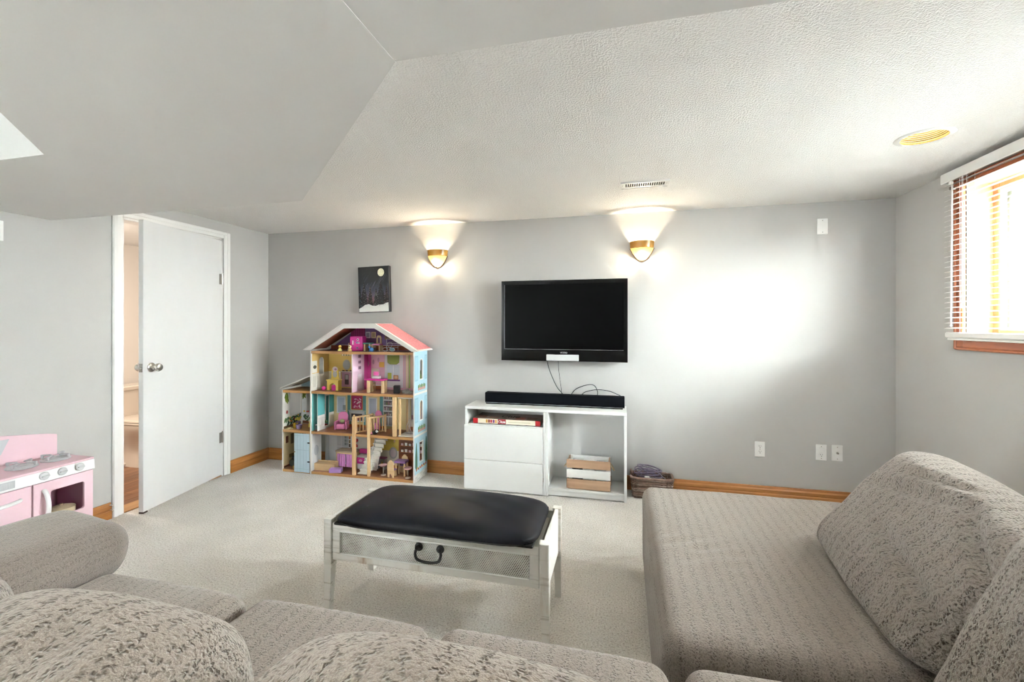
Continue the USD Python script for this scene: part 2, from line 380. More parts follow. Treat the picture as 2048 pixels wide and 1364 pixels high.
bl_ = thing('unseen_bathroom_lamp', 'unseen round flush lamp lighting the bathroom from its ceiling', 'lamp', (-4.05, 2.45, BZ))  # out of view, placed to light the bathroom
obj('lamp_rim', lathe([(.0, 0), (.15, 0), (.15, -.03), (.13, -.035)], 32), PLATE, bl_)
obj('lamp_diffuser', lathe([(.13, -.034), (.10, -.062), (.05, -.074), (.0, -.077)], 32), emitter('bathroom_lamp_glow', (1, .86, .72), BATH), bl_)

# ------------------------------------------------------------------ window and what lies outside it
WINW = wood('window_wood', (.50, .16, .065), (.36, .105, .04), 'y', .33, coat=.3)
WINWZ = wood('window_wood_upright', (.50, .16, .065), (.36, .105, .04), 'z', .33, coat=.3)
SASH = wood('sash_wood', (.42, .19, .08), (.30, .125, .045), 'z', .4)
VINYL = mat('white_vinyl', (.70, .72, .71), .35); MINT = mat('pale_green_vinyl', (.20, .27, .235), .4)
GLASS = usdkit.material(stage, '/World/Looks/window_glass', {'l': ('layer_weight', dict(blend=.5)), 'pw': ('math', dict(math_type='power', value2=5.0)), 'f': ('math', dict(math_type='multiply_add', value2=.7, value3=.03)), 't': ('transparent_bsdf', dict(color=(.96, .985, .97))), 'g': ('glossy_bsdf', dict(color=(1, 1, 1), roughness=.0)), 'm': ('mix_closure', {})},
    [('l.facing', 'pw.value1'), ('pw.value', 'f.value1'), ('f.value', 'm.fac'), ('t.BSDF', 'm.closure1'), ('g.BSDF', 'm.closure2')], surface='m.closure')
def window(y0, y1, detail=True):
    w = thing('window_1', kind='structure')
    tw, X = .068, XR
    def trim(a0, a1, b0, b1, m, horiz):    # moulded trim: a flat with a raised back band and an inner round
        o = box(X-.016, X, a0, a1, b0, b1, .005)
        obj('window_trim', o, m, w)
    trim(y0-tw, y0, WZ0-tw, WZ1+tw, WINWZ, 0); trim(y1, y1+tw, WZ0-tw, WZ1+tw, WINWZ, 0)
    trim(y0, y1, WZ0-tw, WZ0, WINW, 1); trim(y0, y1, WZ1, WZ1+tw, WINW, 1)
    def frame(y0, y1, z0, z1, x0, x1, wd, m, n, b=.004):
        for a in ((y0, y0+wd, z0, z1), (y1-wd, y1, z0, z1), (y0+wd, y1-wd, z0, z0+wd), (y0+wd, y1-wd, z1-wd, z1)):
            obj(n, box(x0, x1, a[0], a[1], a[2], a[3], b), m, w)
    frame(y0-tw+.002, y1+tw-.002, WZ0-tw+.002, WZ1+tw-.002, X-.024, X-.012, .018, WINW, 'back_band', .006)
    for a in ((y0-.012, y0+.012, WZ0, WZ1), (y1-.012, y1+.012, WZ0, WZ1)): obj('trim_bead', tube([(X-.017, (a[0]+a[1])/2, WZ0-.012), (X-.017, (a[0]+a[1])/2, WZ1+.012)], .009, 8), WINWZ, w, smooth=40)
    for z in (WZ0, WZ1): obj('trim_bead', tube([(X-.017, y0-.012, z), (X-.017, y1+.012, z)], .009, 8), WINW, w, smooth=40)
    JB = mat('jamb_wood', (.50, .27, .14), .35, var=(6, .15), stretch=(1, 1, .1))
    frame(y0-.012, y1+.012, WZ0-.012, WZ1+.012, X, X+.20, .014, JB, 'jamb_board', .001)
    frame(y0+.002, y1-.002, WZ0+.002, WZ1-.002, X+.116, X+.146, .045, SASH, 'sash_frame')
    frame(y0+.040, y1-.040, WZ0+.040, WZ1-.040, X+.120, X+.150, .012, VINYL, 'glazing_frame')
    frame(y0+.005, y1-.005, WZ0+.005, WZ1-.005, X+.165, X+.215, .055, MINT, 'storm_frame')
    ym = (y0+y1)/2
    obj('meeting_stile', box(X+.10, X+.16, ym-.03, ym+.03, WZ0+.06, WZ1-.06, .003), SASH, w)
    obj('window_pane', box(X+.134, X+.138, y0+.05, ym, WZ0+.05, WZ1-.05), GLASS, w); obj('window_pane', box(X+.134, X+.138, ym, y1-.05, WZ0+.05, WZ1-.05), GLASS, w)
    return w
window(WY0, WY1)
w2 = thing('window_2', kind='structure')  # added opening that lets fill light in from behind the camera
for a_ in ((LY0-.07, LY0, LZ0-.07, LZ1+.07), (LY1, LY1+.07, LZ0-.07, LZ1+.07), (LY0, LY1, LZ0-.07, LZ0), (LY0, LY1, LZ1, LZ1+.07)): obj('window_trim', box(XL, XL+.016, a_[0], a_[1], a_[2], a_[3], .004), WINW, w2)
ym_ = (LY0+LY1)/2
for a_ in ((LY0, LY0+.04, LZ0, LZ1), (LY1-.04, LY1, LZ0, LZ1), (LY0+.04, LY1-.04, LZ0, LZ0+.04), (LY0+.04, LY1-.04, LZ1-.04, LZ1), (ym_-.02, ym_+.02, LZ0+.04, LZ1-.04)): obj('sash_frame', box(XL-.08, XL-.04, a_[0], a_[1], a_[2], a_[3], .003), VINYL, w2)
obj('window_pane', box(XL-.062, XL-.058, LY0+.04, LY1-.04, LZ0+.04, LZ1-.04), GLASS, w2)
struct('ground', join([box(XR+.26, 14, -8, 16, .35, .40), box(-14, -4.95, -8, 8, .35, .40), box(-4.95, XL-.12, -8, 1.75, .35, .40)]), mat('pale_bounce_ground', (.76, .755, .74), .9, var=(30, .4), bump=(60, .02)))  # ground out of view, kept pale to bounce skylight onto the ceiling
FB = [wood('cedar_board_%d' % i, c1, c2, 'z', .6, coat=0) for i, (c1, c2) in enumerate([((.040, .017, .006), (.026, .010, .0035)), ((.033, .014, .005), (.022, .009, .003)), ((.046, .021, .009), (.030, .012, .005))])]
fe = thing('cedar_fence', 'cedar board fence outside the window, its unseen stretch stepped to shape the daylight', 'fence', (0, 0, .40))
rng = random.Random(11)
for k in range(96):
    y = -4.4+k*.15
    obj('fence_board', box(4.40+rng.random()*.012, 4.42+rng.random()*.006, y, y+.145, .02, (1.90 if y > 4.6 else .80 if y > .6 else 1.62)+rng.random()*.02, .003), FB[rng.randrange(3)], fe)  # unseen stretch: tall to shade the end wall, low to light the left wall
for k in range(7): obj('fence_post', box(4.43, 4.52, -4.3+k*2.2, -4.21+k*2.2, 0, .78 if .2 < -4.3+k*2.2 < 4.6 else 1.6, .005), FB[1], fe)
for z in (.25, .62): obj('fence_rail', box(4.425, 4.465, -4.4, 10.0, z, z+.09, .004), FB[0], fe)
LEAF = usdkit.material(stage, '/World/Looks/shrub_leaf', {'d': ('diffuse_bsdf', dict(color=(.022, .036, .010))), 't': ('translucent_bsdf', dict(color=(.035, .055, .014))), 'm': ('mix_closure', dict(fac=.4))}, [('d.BSDF', 'm.closure1'), ('t.BSDF', 'm.closure2')], surface='m.closure')
sh = thing('leafy_shrub', 'green leafy shrub behind the cedar fence outside the window', 'shrub', (5.8, 7.9, .40))
r_ = np.random.default_rng(3); Vs, Fs = [], []
for k in range(14000):
    d = r_.normal(size=3); d /= np.linalg.norm(d); rad = r_.random()**.33
    c = np.array([.7, 2.4, 1.2])*d*rad + [0, 0, 2.3]
    a = r_.normal(size=3); a /= np.linalg.norm(a); b = np.cross(a, r_.normal(size=3)); b /= np.linalg.norm(b)
    s = .08+.06*r_.random(); n = len(Vs)*1
    Vs += [c-a*s, c+b*s*.45, c+a*s, c-b*s*.45]; q = 4*k; Fs += [(q, q+1, q+2), (q, q+2, q+3)]
obj('foliage', trimesh.Trimesh(Vs, Fs, process=False), LEAF, sh, kind='stuff')
obj('stem', join([cyl((0, .3*k-.6, 0), (.1*k, .5*k-1.0, 1.5), .03, 8, .012) for k in range(5)]), FB[1], sh)
# ------------------------------------------------------------------ blind
BLIND = mat('white_blind', (.83, .83, .82), .35)
b = thing('venetian_blind', 'white venetian blind hung open over the window', 'blind', (XR, 0, 0), group=None)
by0, by1 = 1.30, 3.082
obj('headrail', box(-.062, -.012, by0, by1, 2.118, 2.156, .003), BLIND, b)
obj('valance', box(-.072, -.064, by0-.004, by1+.004, 2.104, 2.160, .003), BLIND, b)
obj('valance_return', box(-.066, -.010, by1, by1+.005, 2.110, 2.158, .001), BLIND, b)
def slat(z, tilt):
    n = 6; w = .034; t = .0011
    y = [by0+.005, by1-.004]; P = []
    for s in np.linspace(-1, 1, n):
        x = s*w/2; zz = .0035*(1-s*s)
        xr = x*math.cos(tilt)-zz*math.sin(tilt); zr = x*math.sin(tilt)+zz*math.cos(tilt)
        P.append((xr, zr))
    poly = Polygon(P + [(x, z_-t) for x, z_ in P[::-1]])
    m = trimesh.creation.extrude_polygon(poly, y[1]-y[0], engine='earcut'); v = m.vertices
    return trimesh.Trimesh(np.stack([v[:, 0]-.040, v[:, 2]+y[0], v[:, 1]+z], 1), m.faces[:, ::-1], process=False)
for k in range(29): obj('slat', slat(2.094-k*.0290, .16), BLIND, b, smooth=50)
obj('bottom_rail', moved(box(-.020, .020, by0, by1-.012, -.016, .016, .006), (-.042, 0, 1.243)), BLIND, b)
obj('bottom_rail', box(-.060, -.024, by0, by1-.030, 1.214, 1.226, .003), BLIND, b)
for yy in (2.955, 2.905, 2.33, 1.75, 1.42):
    for xx in (-.058, -.022): obj('ladder_cord', cyl((xx, yy, 1.23), (xx, yy, 2.12), .0012, 5), BLIND, b)
obj('tilt_wand', join([cyl((-.072, 3.000, 1.30), (-.066, 3.000, 2.085), .0042, 8), ball((-.072, 3.0, 1.295), .007, 1), box(-.080, -.062, 2.992, 3.008, 2.080, 2.100, .003)]), mat('clear_wand', (.86, .87, .87), .15), b, smooth=40)
for yy in (2.918, 2.926): obj('lift_cord', cyl((-.070, yy, 1.42), (-.066, yy, 2.11), .0013, 5), BLIND, b)
obj('cord_tassel', lathe([(.001, .03), (.004, .026), (.006, .0)], 10, (-.070, 2.922, 1.39)), BLIND, b)
obj('wall_bracket', box(-.062, 0, by1-.06, by1-.05, 2.06, 2.076), METAL, b)

# ------------------------------------------------------------------ recessed lamps
AMBER = mat('amber_baffle', (.15, .112, .040), .35, emit=None)
def pot(loc, label):
    p = thing('recessed_light', label, 'light', loc)
    obj('trim_ring', lathe([(.087, .001), (.087, -.004), (.094, -.006), (.108, -.003), (.112, .0), (.087, .001)], 40), PLATE, p, smooth=40)
    prof = [(.087, -.004)]
    for k in range(12): prof += [(.0845-.0022*k, .004+.008*k), (.0865-.0022*k, .0075+.008*k)]
    prof += [(.058, .115)]
    m = lathe(prof, 40); m.faces = m.faces[:, ::-1]
    obj('baffle', m, AMBER, p, smooth=False)
    obj('housing', lathe([(.0, .13), (.10, .13), (.10, .0)], 20), PLATE, p)
    obj('bulb', lathe([(.0, .055), (.035, .060), (.052, .080), (.050, .105), (.02, .118), (.0, .12)], 24), emitter('warm_bulb_glow', POT_COLOR, POT), p, smooth=40)
    return p
pot((POTC[0], POTC[1], ZC), 'round recessed ceiling light with an amber ribbed baffle')
for k, (x, y) in enumerate(UNSEEN_POTS): pot((x, y, SOF), ['unseen recessed light in the soffit over the sofa armrest', 'unseen recessed light in the soffit over the middle of the sofa', 'unseen recessed light in the soffit over the sofa corner'][k])

# ------------------------------------------------------------------ ceiling vent
v = thing('ceiling_vent', 'white rectangular air vent with dark slots in the ceiling', 'vent', (.143, 2.915, ZC))
fr = sbox(-.145, -.062, .145, .062).difference(sbox(-.118, -.036, .122, .030))
obj('vent_frame', prism(fr, .006, 'xy', -.006), PLATE, v)
obj('vent_flange', prism(sbox(-.145, -.062, .145, .062).difference(sbox(-.138, -.055, .138, .055)), .004, 'xy', -.010), PLATE, v)
obj('vent_slot_shade', box(-.118, .122, -.036, .030, -.0012, -.0004), DARK, v)  # dark sheet standing for the shade inside the duct
for k in range(19): obj('louver', moved(box(-.0022, .0022, -.036, .030, -.0058, -.0012), (-.118+.240*k/18, 0, 0)), PLATE, v)
obj('screw', join([lathe([(.0, -.0078), (.004, -.0068), (.0042, -.006)], 10, (s*.132, -.002, 0)) for s in (-1, 1)]), METAL, v)

# ------------------------------------------------------------------ wall sconces
SHB = usdkit.material(stage, '/World/Looks/amber_glass', {'d': ('diffuse_bsdf', dict(color=(.62, .36, .07))), 't': ('translucent_bsdf', dict(color=(.16, .085, .016))), 'm': ('mix_closure', dict(fac=.5)), 'gl': ('glossy_bsdf', dict(roughness=.25)), 'm2': ('mix_closure', dict(fac=.05))},
    [('d.BSDF', 'm.closure1'), ('t.BSDF', 'm.closure2'), ('m.closure', 'm2.closure1'), ('gl.BSDF', 'm2.closure2')], surface='m2.closure')
SHW = usdkit.material(stage, '/World/Looks/frosted_amber_glass', {'d': ('diffuse_bsdf', dict(color=(.70, .50, .22))), 't': ('translucent_bsdf', dict(color=(.24, .155, .055))), 'm': ('mix_closure', dict(fac=.5))},
    [('d.BSDF', 'm.closure1'), ('t.BSDF', 'm.closure2')], surface='m.closure')
BRONZE = mat('dark_bronze', (.10, .045, .02), .35, metal=.6)
def sconce(loc, label):
    s = thing('wall_sconce', label, 'wall lamp', loc)
    def r(z): return .0925 if z >= 0 else (.0925 + z*.07 if z > -.05 else .089*math.sqrt(max(0, (z+.152)/.102)))
    band = lathe([(r(z), z) for z in (-.052, -.04, -.02, 0)] + [(r(0)-.003, 0), (r(-.05)-.003, -.052)], 28, a0=math.pi, a1=2*math.pi, sy=.92)
    zs = np.linspace(-.152, -.050, 14)
    bowl = lathe([(r(z), z) for z in zs], 28, a0=math.pi, a1=2*math.pi, sy=.92)
    obj('shade_band', band, SHB, s, smooth=50); obj('shade_bowl', bowl, SHW, s, smooth=True)
    pts = [(-r(z), -.004, z) for z in zs[::-1]] + [(r(z), -.004, z) for z in zs[1:]]
    obj('shade_edge', tube(pts, .0048, 8), BRONZE, s, smooth=40)
    th = np.linspace(math.pi, 2*math.pi, 20)
    obj('shade_seam', tube([(.0905*math.cos(a), .92*.0905*math.sin(a), -.0515) for a in th], .0014, 6), BRONZE, s, smooth=40)
    obj('back_plate', box(-.05, .05, -.006, 0, -.11, -.03, .002), PLATE, s)
    obj('bulb_holder', cyl((0, -.048, -.150), (0, -.048, -.132), .012, 12), PLATE, s)
    obj('bulb', ball((0, -.048, -.115), .014, 2), emitter('sconce_bulb_glow', (1.0, .84, .60), SCONCE), s, smooth=True)
    return s
s0 = sconce((-1.563, YB, 1.951), 'amber glass wall sconce above the painting and dollhouse')
dup(s0, (.160, YB, 1.951), 0, 'amber glass wall sconce above the television')

# ------------------------------------------------------------------ plates on the wall
SLOT = mat('slot_shadow', (.03, .03, .03), .6)
def plate(name, label, cat, x, z, w=.070, h=.1145, kind='blank'):
    p = thing(name, label, cat, (x, YB, z))
    obj('cover_plate', box(-w/2, w/2, -.006, 0, -h/2, h/2, .003), PLATE, p)
    scr = [(0, .042), (0, -.042)] if kind != 'duplex' else [(0, 0)]
    if kind == 'duplex' or kind == 'single':
        for zc in ((.0195, -.0195) if kind == 'duplex' else (-.0195,)):
            obj('socket_face', prism(Polygon(oval(0, zc, .0172, .0172).exterior.coords).intersection(sbox(-.02, zc-.014, .02, zc+.014)), .002, 'xz', -.0078), PLATE, p)
            obj('socket_slot', join([box(-.0075, -.005, -.0086, -.0078, zc+.0005, zc+.0085), box(.005, .0072, -.0086, -.0078, zc+.0015, zc+.0080), moved(cyl((0, -.0086, zc-.0065), (0, -.0078, zc-.0065), .0026, 10))]), SLOT, p)
    if kind == 'single': obj('cover_flap', box(-.017, .017, -.009, -.006, .004, .034, .002), PLATE, p)
    if kind == 'coax': obj('cable_jack', join([cyl((0, -.006, 0), (0, -.010, 0), .0075, 6), cyl((0, -.010, 0), (0, -.020, 0), .0046, 12)]), METAL, p)
    obj('screw', join([cyl((a, -.0066, c), (a, -.0058, c), .0028, 10) for a, c in scr]), METAL, p)
    return p
plate('blank_wall_plate', 'blank white cover plate high on the grey wall near the right corner', 'wall plate', 1.410, 2.009)
plate('wall_outlet', 'white double power outlet alone on the wall between basket and sofa', 'outlet', 1.001, .3775, kind='duplex')
plate('wall_outlet', 'white power outlet with one socket, beside the cable jack plate', 'outlet', 1.402, .3805, kind='single')
plate('cable_jack_plate', 'white wall plate with a single cable jack, low by the right corner', 'wall plate', 1.503, .382, kind='coax')
lp = thing('wall_switch_plate', 'white wall plate cut off at the left edge of the picture', 'wall plate', (XL, 1.680, 1.820))
obj('cover_plate', box(0, .006, -.058, .058, -.0575, .0575, .003), PLATE, lp); obj('rocker', box(.005, .009, .012, .042, -.033, .033, .002), PLATE, lp); obj('rocker', box(.005, .009, -.042, -.012, -.033, .033, .002), PLATE, lp)

# ------------------------------------------------------------------ painting
pa = thing('canvas_painting', 'small canvas painting of dark pine trees under a full moon', 'painting', (-2.173, YB-.002, 1.621))
pw, ph = .157, .207
def canvas(m): return moved(m, ry=-1.5)
obj('canvas', canvas(box(-pw, pw, -.030, 0, -ph, ph, .003)), mat('black_canvas', (.012, .012, .014), .5, bump=(700, .0003)), pa)
rng = random.Random(21)
Yp = -.0302
def pl(poly, lift=.0004): return canvas(prism(poly, lift, 'xz', Yp-lift))
skyp = sbox(-pw+.006, -ph+.004, pw-.012, ph-.006)
usdkit.material(stage, '/World/Looks/painted_night_sky', {'g': ('texture_coordinate', {}), 'm': ('mapping', dict(rotation=(0, math.radians(-32), 0), scale=(30, 1, 4))), 'n': ('noise_texture', dict(scale=1.3, detail=5, roughness=.6)),
    's': ('separate_xyz', {}), 'z': ('map_range', dict(from_min=-.09, from_max=.15, to_min=0, to_max=1, clamp=True)), 'a': ('math', dict(math_type='multiply_add', value2=.34)),
    'r': ('rgb_ramp', dict(ramp=[(.16, (.20, .075, .095)), (.34, (.10, .075, .12)), (.50, (.045, .045, .07)), (.78, (.014, .016, .020)), (1, (.012, .013, .015))])), 'p': ('principled_bsdf', dict(roughness=.45))},
    [('g.object', 'm.vector'), ('m.vector', 'n.vector'), ('g.object', 's.vector'), ('s.z', 'z.value'), ('n.fac', 'a.value1'), ('z.result', 'a.value3'), ('a.value', 'r.fac'), ('r.color', 'p.base_color')], surface='p.BSDF')
obj('painted_sky', pl(skyp), '/World/Looks/painted_night_sky', pa)
for k in range(16):
    x = rng.uniform(-.12, .11); z = rng.uniform(.02, .12); L_ = rng.uniform(.03, .08)
    obj('light_streak', pl(affinity.rotate(sbox(x, z-L_/2, x+.0016, z+L_/2), -32).intersection(skyp), .0006), flat(['5a5a6e', '44465a', '6e6a7c'][k % 3]), pa)
for k in range(14): obj('star', pl(oval(rng.uniform(-.13, .05), rng.uniform(.09, .19), .0014, .0014, 6), .0007), flat('6d7276'), pa)
obj('moon', pl(oval(.075, .150, .033, .036), .0009), mat('painted_moon', (.80, .76, .55), .5, var=(60, .25)), pa)
def pine(x, z0, z1, w):
    n = 10; L_, R_ = [], []
    for k in range(n):
        f = k/n; zz = z1+(z0-z1)*f; ww = w*(.06+f)
        L_ += [(x-ww*rng.uniform(.85, 1.15), zz-(z1-z0)*.03), (x-ww*.62, zz-(z1-z0)*.012)]; R_ += [(x+ww*rng.uniform(.85, 1.15), zz-(z1-z0)*.03), (x+ww*.62, zz-(z1-z0)*.012)]
    return Polygon([(x, z1)] + L_ + [(x-w, z0), (x+w, z0)] + R_[::-1]).buffer(0).intersection(skyp)
for k, (x, z0, z1, w) in enumerate([(-.098, -.17, .075, .052), (-.036, -.15, .035, .036), (.070, -.15, .070, .066), (.024, -.15, .010, .040), (.128, -.15, .035, .035), (-.140, -.17, .04, .03)]):
    t = obj('pine_tree', pl(pine(x, z0, z1, w), .0010+.0002*k), flat(['150c0e', '1a0d0f', '160a0c'][k % 3], .4), pa)
    fl = []
    for q in range(34):
        f = rng.random()**.6; zz = z1+(z0-z1)*f; xx = x+rng.uniform(-.8, .8)*w*f
        fl.append(affinity.rotate(sbox(xx-.004, zz-.0007, xx+.004, zz+.0007), rng.choice([-35, 35])))
    obj('snow_fleck', canvas(prism(shapely.union_all(fl).intersection(skyp), .0005, 'xz', Yp-.0027-.0002*k)), flat(['9a9a98', '8f7a70', '4a6a70'][k % 3]), t, kind='stuff')
snow = Polygon([(-.151, -.203), (-.151, -.172), (-.115, -.155), (-.09, -.138), (-.05, -.132), (-.02, -.146), (.02, -.150), (.05, -.140), (.09, -.140), (.12, -.126), (.145, -.122), (.145, -.203)])
obj('snow_bank', pl(snow, .0030), mat('painted_snow', (.74, .76, .74), .5, var=(12, .06), stretch=(1, 1, 3)), pa)

# ------------------------------------------------------------------ television
BLKG = mat('black_gloss_plastic', (.003, .003, .0035), .14, spec=.25); SCREEN = mat('dark_screen', (.0015, .0015, .0018), .35, spec=.07)
SILV = mat('silver_plastic', (.62, .63, .63), .4, var=(200, .05)); LINE = mat('grey_bezel_line', (.28, .29, .30), .3, metal=.4)
x0, x1, z0, z1 = -.958, .049, 1.009, 1.659; xc, zc = (x0+x1)/2, (z0+z1)/2; w, h = (x1-x0)/2, (z1-z0)/2
tv = thing('television', 'flat television with glossy black frame mounted on the grey wall', 'television', (xc, 3.557, zc))
obj('bezel', prism(sbox(-w, -h, w, h).difference(sbox(-w+.028, -h+.094, w-.028, h-.032)), .030, 'xz', 0.0), BLKG, tv)
obj('bezel_round', tube([(-w+.002, 0.002, -h+.002), (w-.002, 0.002, -h+.002), (w-.002, 0.002, h-.002), (-w+.002, 0.002, h-.002)], .003, 6, closed=True), BLKG, tv)
obj('screen', box(-w+.026, w-.026, .004, .010, -h+.092, h-.030), SCREEN, tv)
obj('rear_housing', box(-w+.02, w-.02, .029, .072, -h+.03, h-.02, .02), BLKG, tv)
obj('wall_mount', box(-.2, .2, .070, .0995, -.15, .15), DARK, tv)
obj('inner_line', join([box(-w+.026, w-.030, -.0008, .002, -h+.0915, -h+.0945), box(-w+.0255, -w+.0280, -.0008, .002, -h+.0915, h-.032)]), LINE, tv)
obj('lower_panel', box(-.130, .130, -.006, .004, -h+.003, -h+.053, .003), SILV, tv, label='silver panel in the middle of the lower frame')
obj('logo', text('VIZIO', .0125, .0008, at=(.010, -.0002, -h+.062), sx=1.15), mat('logo_silver', (.7, .7, .7), .3), tv)
CORD = mat('black_cord', (.012, .012, .014), .5)
for nm, lb, P in [('tv_cable', 'thick black cable curving from the television down to the soundbar', [(-.585, 3.600, 1.02), (-.575, 3.612, .955), (-.545, 3.622, .87), (-.505, 3.620, .79), (-.462, 3.612, .742), (-.43, 3.59, .700), (-.42, 3.575, .668)]),
    ('tv_cable', 'thin black cable hanging straight from the television', [(-.492, 3.600, 1.02), (-.494, 3.622, .95), (-.488, 3.630, .88), (-.476, 3.628, .80), (-.470, 3.620, .740), (-.468, 3.60, .69), (-.46, 3.59, .668)]),
    ('loose_cable', 'black cable in a tall loop behind the soundbar', [(-.42, 3.62, .668), (-.40, 3.63, .72), (-.36, 3.635, .775), (-.30, 3.635, .805), (-.24, 3.635, .82), (-.205, 3.63, .810), (-.185, 3.62, .775), (-.182, 3.60, .74), (-.184, 3.585, .668)]),
    ('loose_cable', 'black cable in a low arc behind the right end of the soundbar', [(-.33, 3.60, .668), (-.30, 3.615, .745), (-.25, 3.62, .770), (-.18, 3.625, .782), (-.10, 3.625, .775), (-.03, 3.615, .752), (.0, 3.60, .735), (.015, 3.575, .668)])]:
    o = thing(nm, lb, 'cable', P[-1]); obj('cord', tube(catmull(np.array(P)-np.array(P[-1]), 6), .0028 if 'thin' not in lb else .0018, 6), CORD, o, smooth=50)

# ------------------------------------------------------------------ tv cabinet
CAB = mat('white_cabinet', (.79, .80, .80), .32, coat=.1); CABIN = mat('white_cabinet_inside', (.76, .77, .77), .4)
c = thing('tv_cabinet', 'low white cabinet with two drawers and an open compartment', 'cabinet', (0, 0, 0))
X0, X1, XM, YC, YK = -1.203, .042, -.575, 3.354, 3.634
obj('top_panel', box(X0, X1, YC, YK, .634, .657, .002), CAB, c)
obj('side_panel', box(X0, X0+.018, YC, YK, .0, .6335, .001), CAB, c); obj('side_panel', box(X1-.020, X1, YC, YK, 0, .6335, .001), CAB, c)
obj('partition', box(XM, XM+.018, YC, YK, 0, .6335, .001), CAB, c); obj('partition', box(XM+.019, XM+.037, YC, YK, 0, .6335, .001), CAB, c)
obj('back_panel', box(X0+.018, X1-.018, YK-.012, YK-.004, .04, .6335), CABIN, c)
obj('shelf', box(X0+.018, XM, YC+.004, YK-.012, .505, .517, .001), CAB, c)
obj('bottom_panel', box(XM+.037, X1-.020, YC+.001, YK-.012, .046, .064, .001), CAB, c)
obj('plinth', box(XM+.037, X1-.020, YC+.008, YC+.022, .008, .046), CAB, c)
obj('drawer', box(X0-.002, XM-.002, YC-.017, YC-.001, .245, .512, .0015), CAB, c); obj('drawer', box(X0-.002, XM-.002, YC-.017, YC-.001, .012, .2425, .0015), CAB, c)
obj('plinth', box(X0+.018, XM, YC+.004, YC+.02, 0, .06), CAB, c)

sb = thing('soundbar', 'long black soundbar lying on the white cabinet', 'speaker', (-.526, 3.515, .6575))
obj('grille', box(-.553, .553, -.028, .045, .012, .092, .004), mat('black_speaker_cloth', (.0035, .0045, .007), .8, spec=.08, bump=(900, .0006)), sb)
obj('base_strip', box(-.548, .540, -.026, .040, 0, .008, .002), BLKG, sb); obj('silver_line', box(-.553, .553, -.029, -.02, .0085, .0118), LINE, sb)

# game box: lid, tray and printed side
RED = flat('b3121f'); CREAM = flat('e8dfcc')
g = thing('board_game_box', 'long flat board game box in the cabinet slot under the soundbar', 'game box', (-.868, 3.375, .5172))
obj('lid', box(-.275, .268, 0, .235, .005, .043, .002), mat('game_lid_print', (.20, .13, .09), .4, var=(9, .6), col2=(.06, .045, .035)), g, label='dark printed lid')
obj('tray', box(-.270, .263, .004, .23, 0, .0048), flat('2b2422'), g)
obj('side_print', box(-.2745, .2675, -.0012, -.0002, .0055, .0425), CREAM, g)
for xx in (-.2748, .228): obj('red_corner', box(xx, xx+.040, -.0022, -.0012, .004, .043, .0006), RED, g)
for xx, cl in ((-.168, 'c58f3a'), (-.150, '8a3a2a'), (-.132, 'c22b3f'), (-.112, '7e3f86'), (-.094, 'd8a060')): obj('print_picture', box(xx, xx+.015, -.0022, -.0012, .012, .036), flat(cl), g)
obj('label', box(-.070, -.006, -.0024, -.0012, .006, .042, .0005), flat('a01526'), g)
obj('title', text('Clue', .0195, .0006, at=(-.038, -.0026, .014), bold=True), flat('ffffff'), g)
obj('print_line', box(.012, .19, -.0018, -.0012, .022, .026), flat('b9b39c'), g)
tm = meshkit.text_mesh('Clue', .052, .0006, True); tv_ = tm.vertices.copy(); tv_[:, 0] += -.07; tv_[:, 1] = tv_[:, 1]*1.6 + .075; tv_[:, 2] += .0431
obj('lid_title', trimesh.Trimesh(tv_, tm.faces, process=False), flat('17110e'), g)
for xx, yy, cl in ((-.22, .06, '6d4a3c'), (-.12, .04, '7a5a4a'), (.10, .05, '7d4038'), (.19, .06, '6a5346')): obj('lid_print', box(xx-.04, xx+.04, yy-.03, yy+.05, .0429, .0433), flat(cl), g)

# crate with slats
NAT = wood('crate_pine', (.46, .30, .19), (.33, .20, .12), 'x', .6, coat=0); WHW = mat('crate_white_wash', (.80, .80, .79), .6, var=(14, .12), stretch=(.2, 1, 1)); NATZ = wood('crate_pine_z', (.46, .30, .19), (.33, .20, .12), 'z', .6, coat=0)
cr = thing('slatted_crate', 'small slatted wooden crate with white and bare slats in the cabinet', 'crate', (-.236, 3.435, .0645), rotz=-1)
hx, hy = .162, .066
for sy in (-1, 1):
    for k, (a, b_, m_) in enumerate(((.006, .078, NAT), (.086, .150, WHW), (.160, .222, NAT if sy < 0 else WHW))): obj('slat', moved(box(-hx, hx, -.005, .005, a, b_, .002), (0, sy*hy, 0)), m_, cr)
for sx in (-1, 1):
    for k, (a, b_, m_) in enumerate(((.006, .078, NAT), (.086, .150, WHW), (.160, .222, NAT))): obj('slat', box(sx*(hx-.012)-.004, sx*(hx-.012)+.004, -hy+.005, hy-.005, a, b_, .002), m_, cr)
    for sy in (-1, 1): obj('corner_post', box(sx*(hx-.024)-.008, sx*(hx-.024)+.008, sy*(hy-.012)-.006, sy*(hy-.012)+.006, .004, .221), WHW, cr)
    obj('rope_handle', tube(bez((sx*(hx-.006), -.03, .19), (sx*(hx+.035), -.03, .13), (sx*(hx+.035), .03, .13), (sx*(hx-.006), .03, .19), 14), .004, 7), mat('jute_rope', (.42, .32, .20), .9, bump=(300, .001)), cr, smooth=40)
obj('crate_floor', box(-hx+.01, hx-.01, -hy+.006, hy-.006, 0, .006), NAT, cr)
def crate_item(n, lb, cat, parts, loc):
    o = thing(n, lb, cat, loc)
    for nm, ms, mt in parts: obj(nm, ms, mt, o, smooth=40 if nm in ('roll', 'core') else False)
ci = (-.236, 3.435, .071)
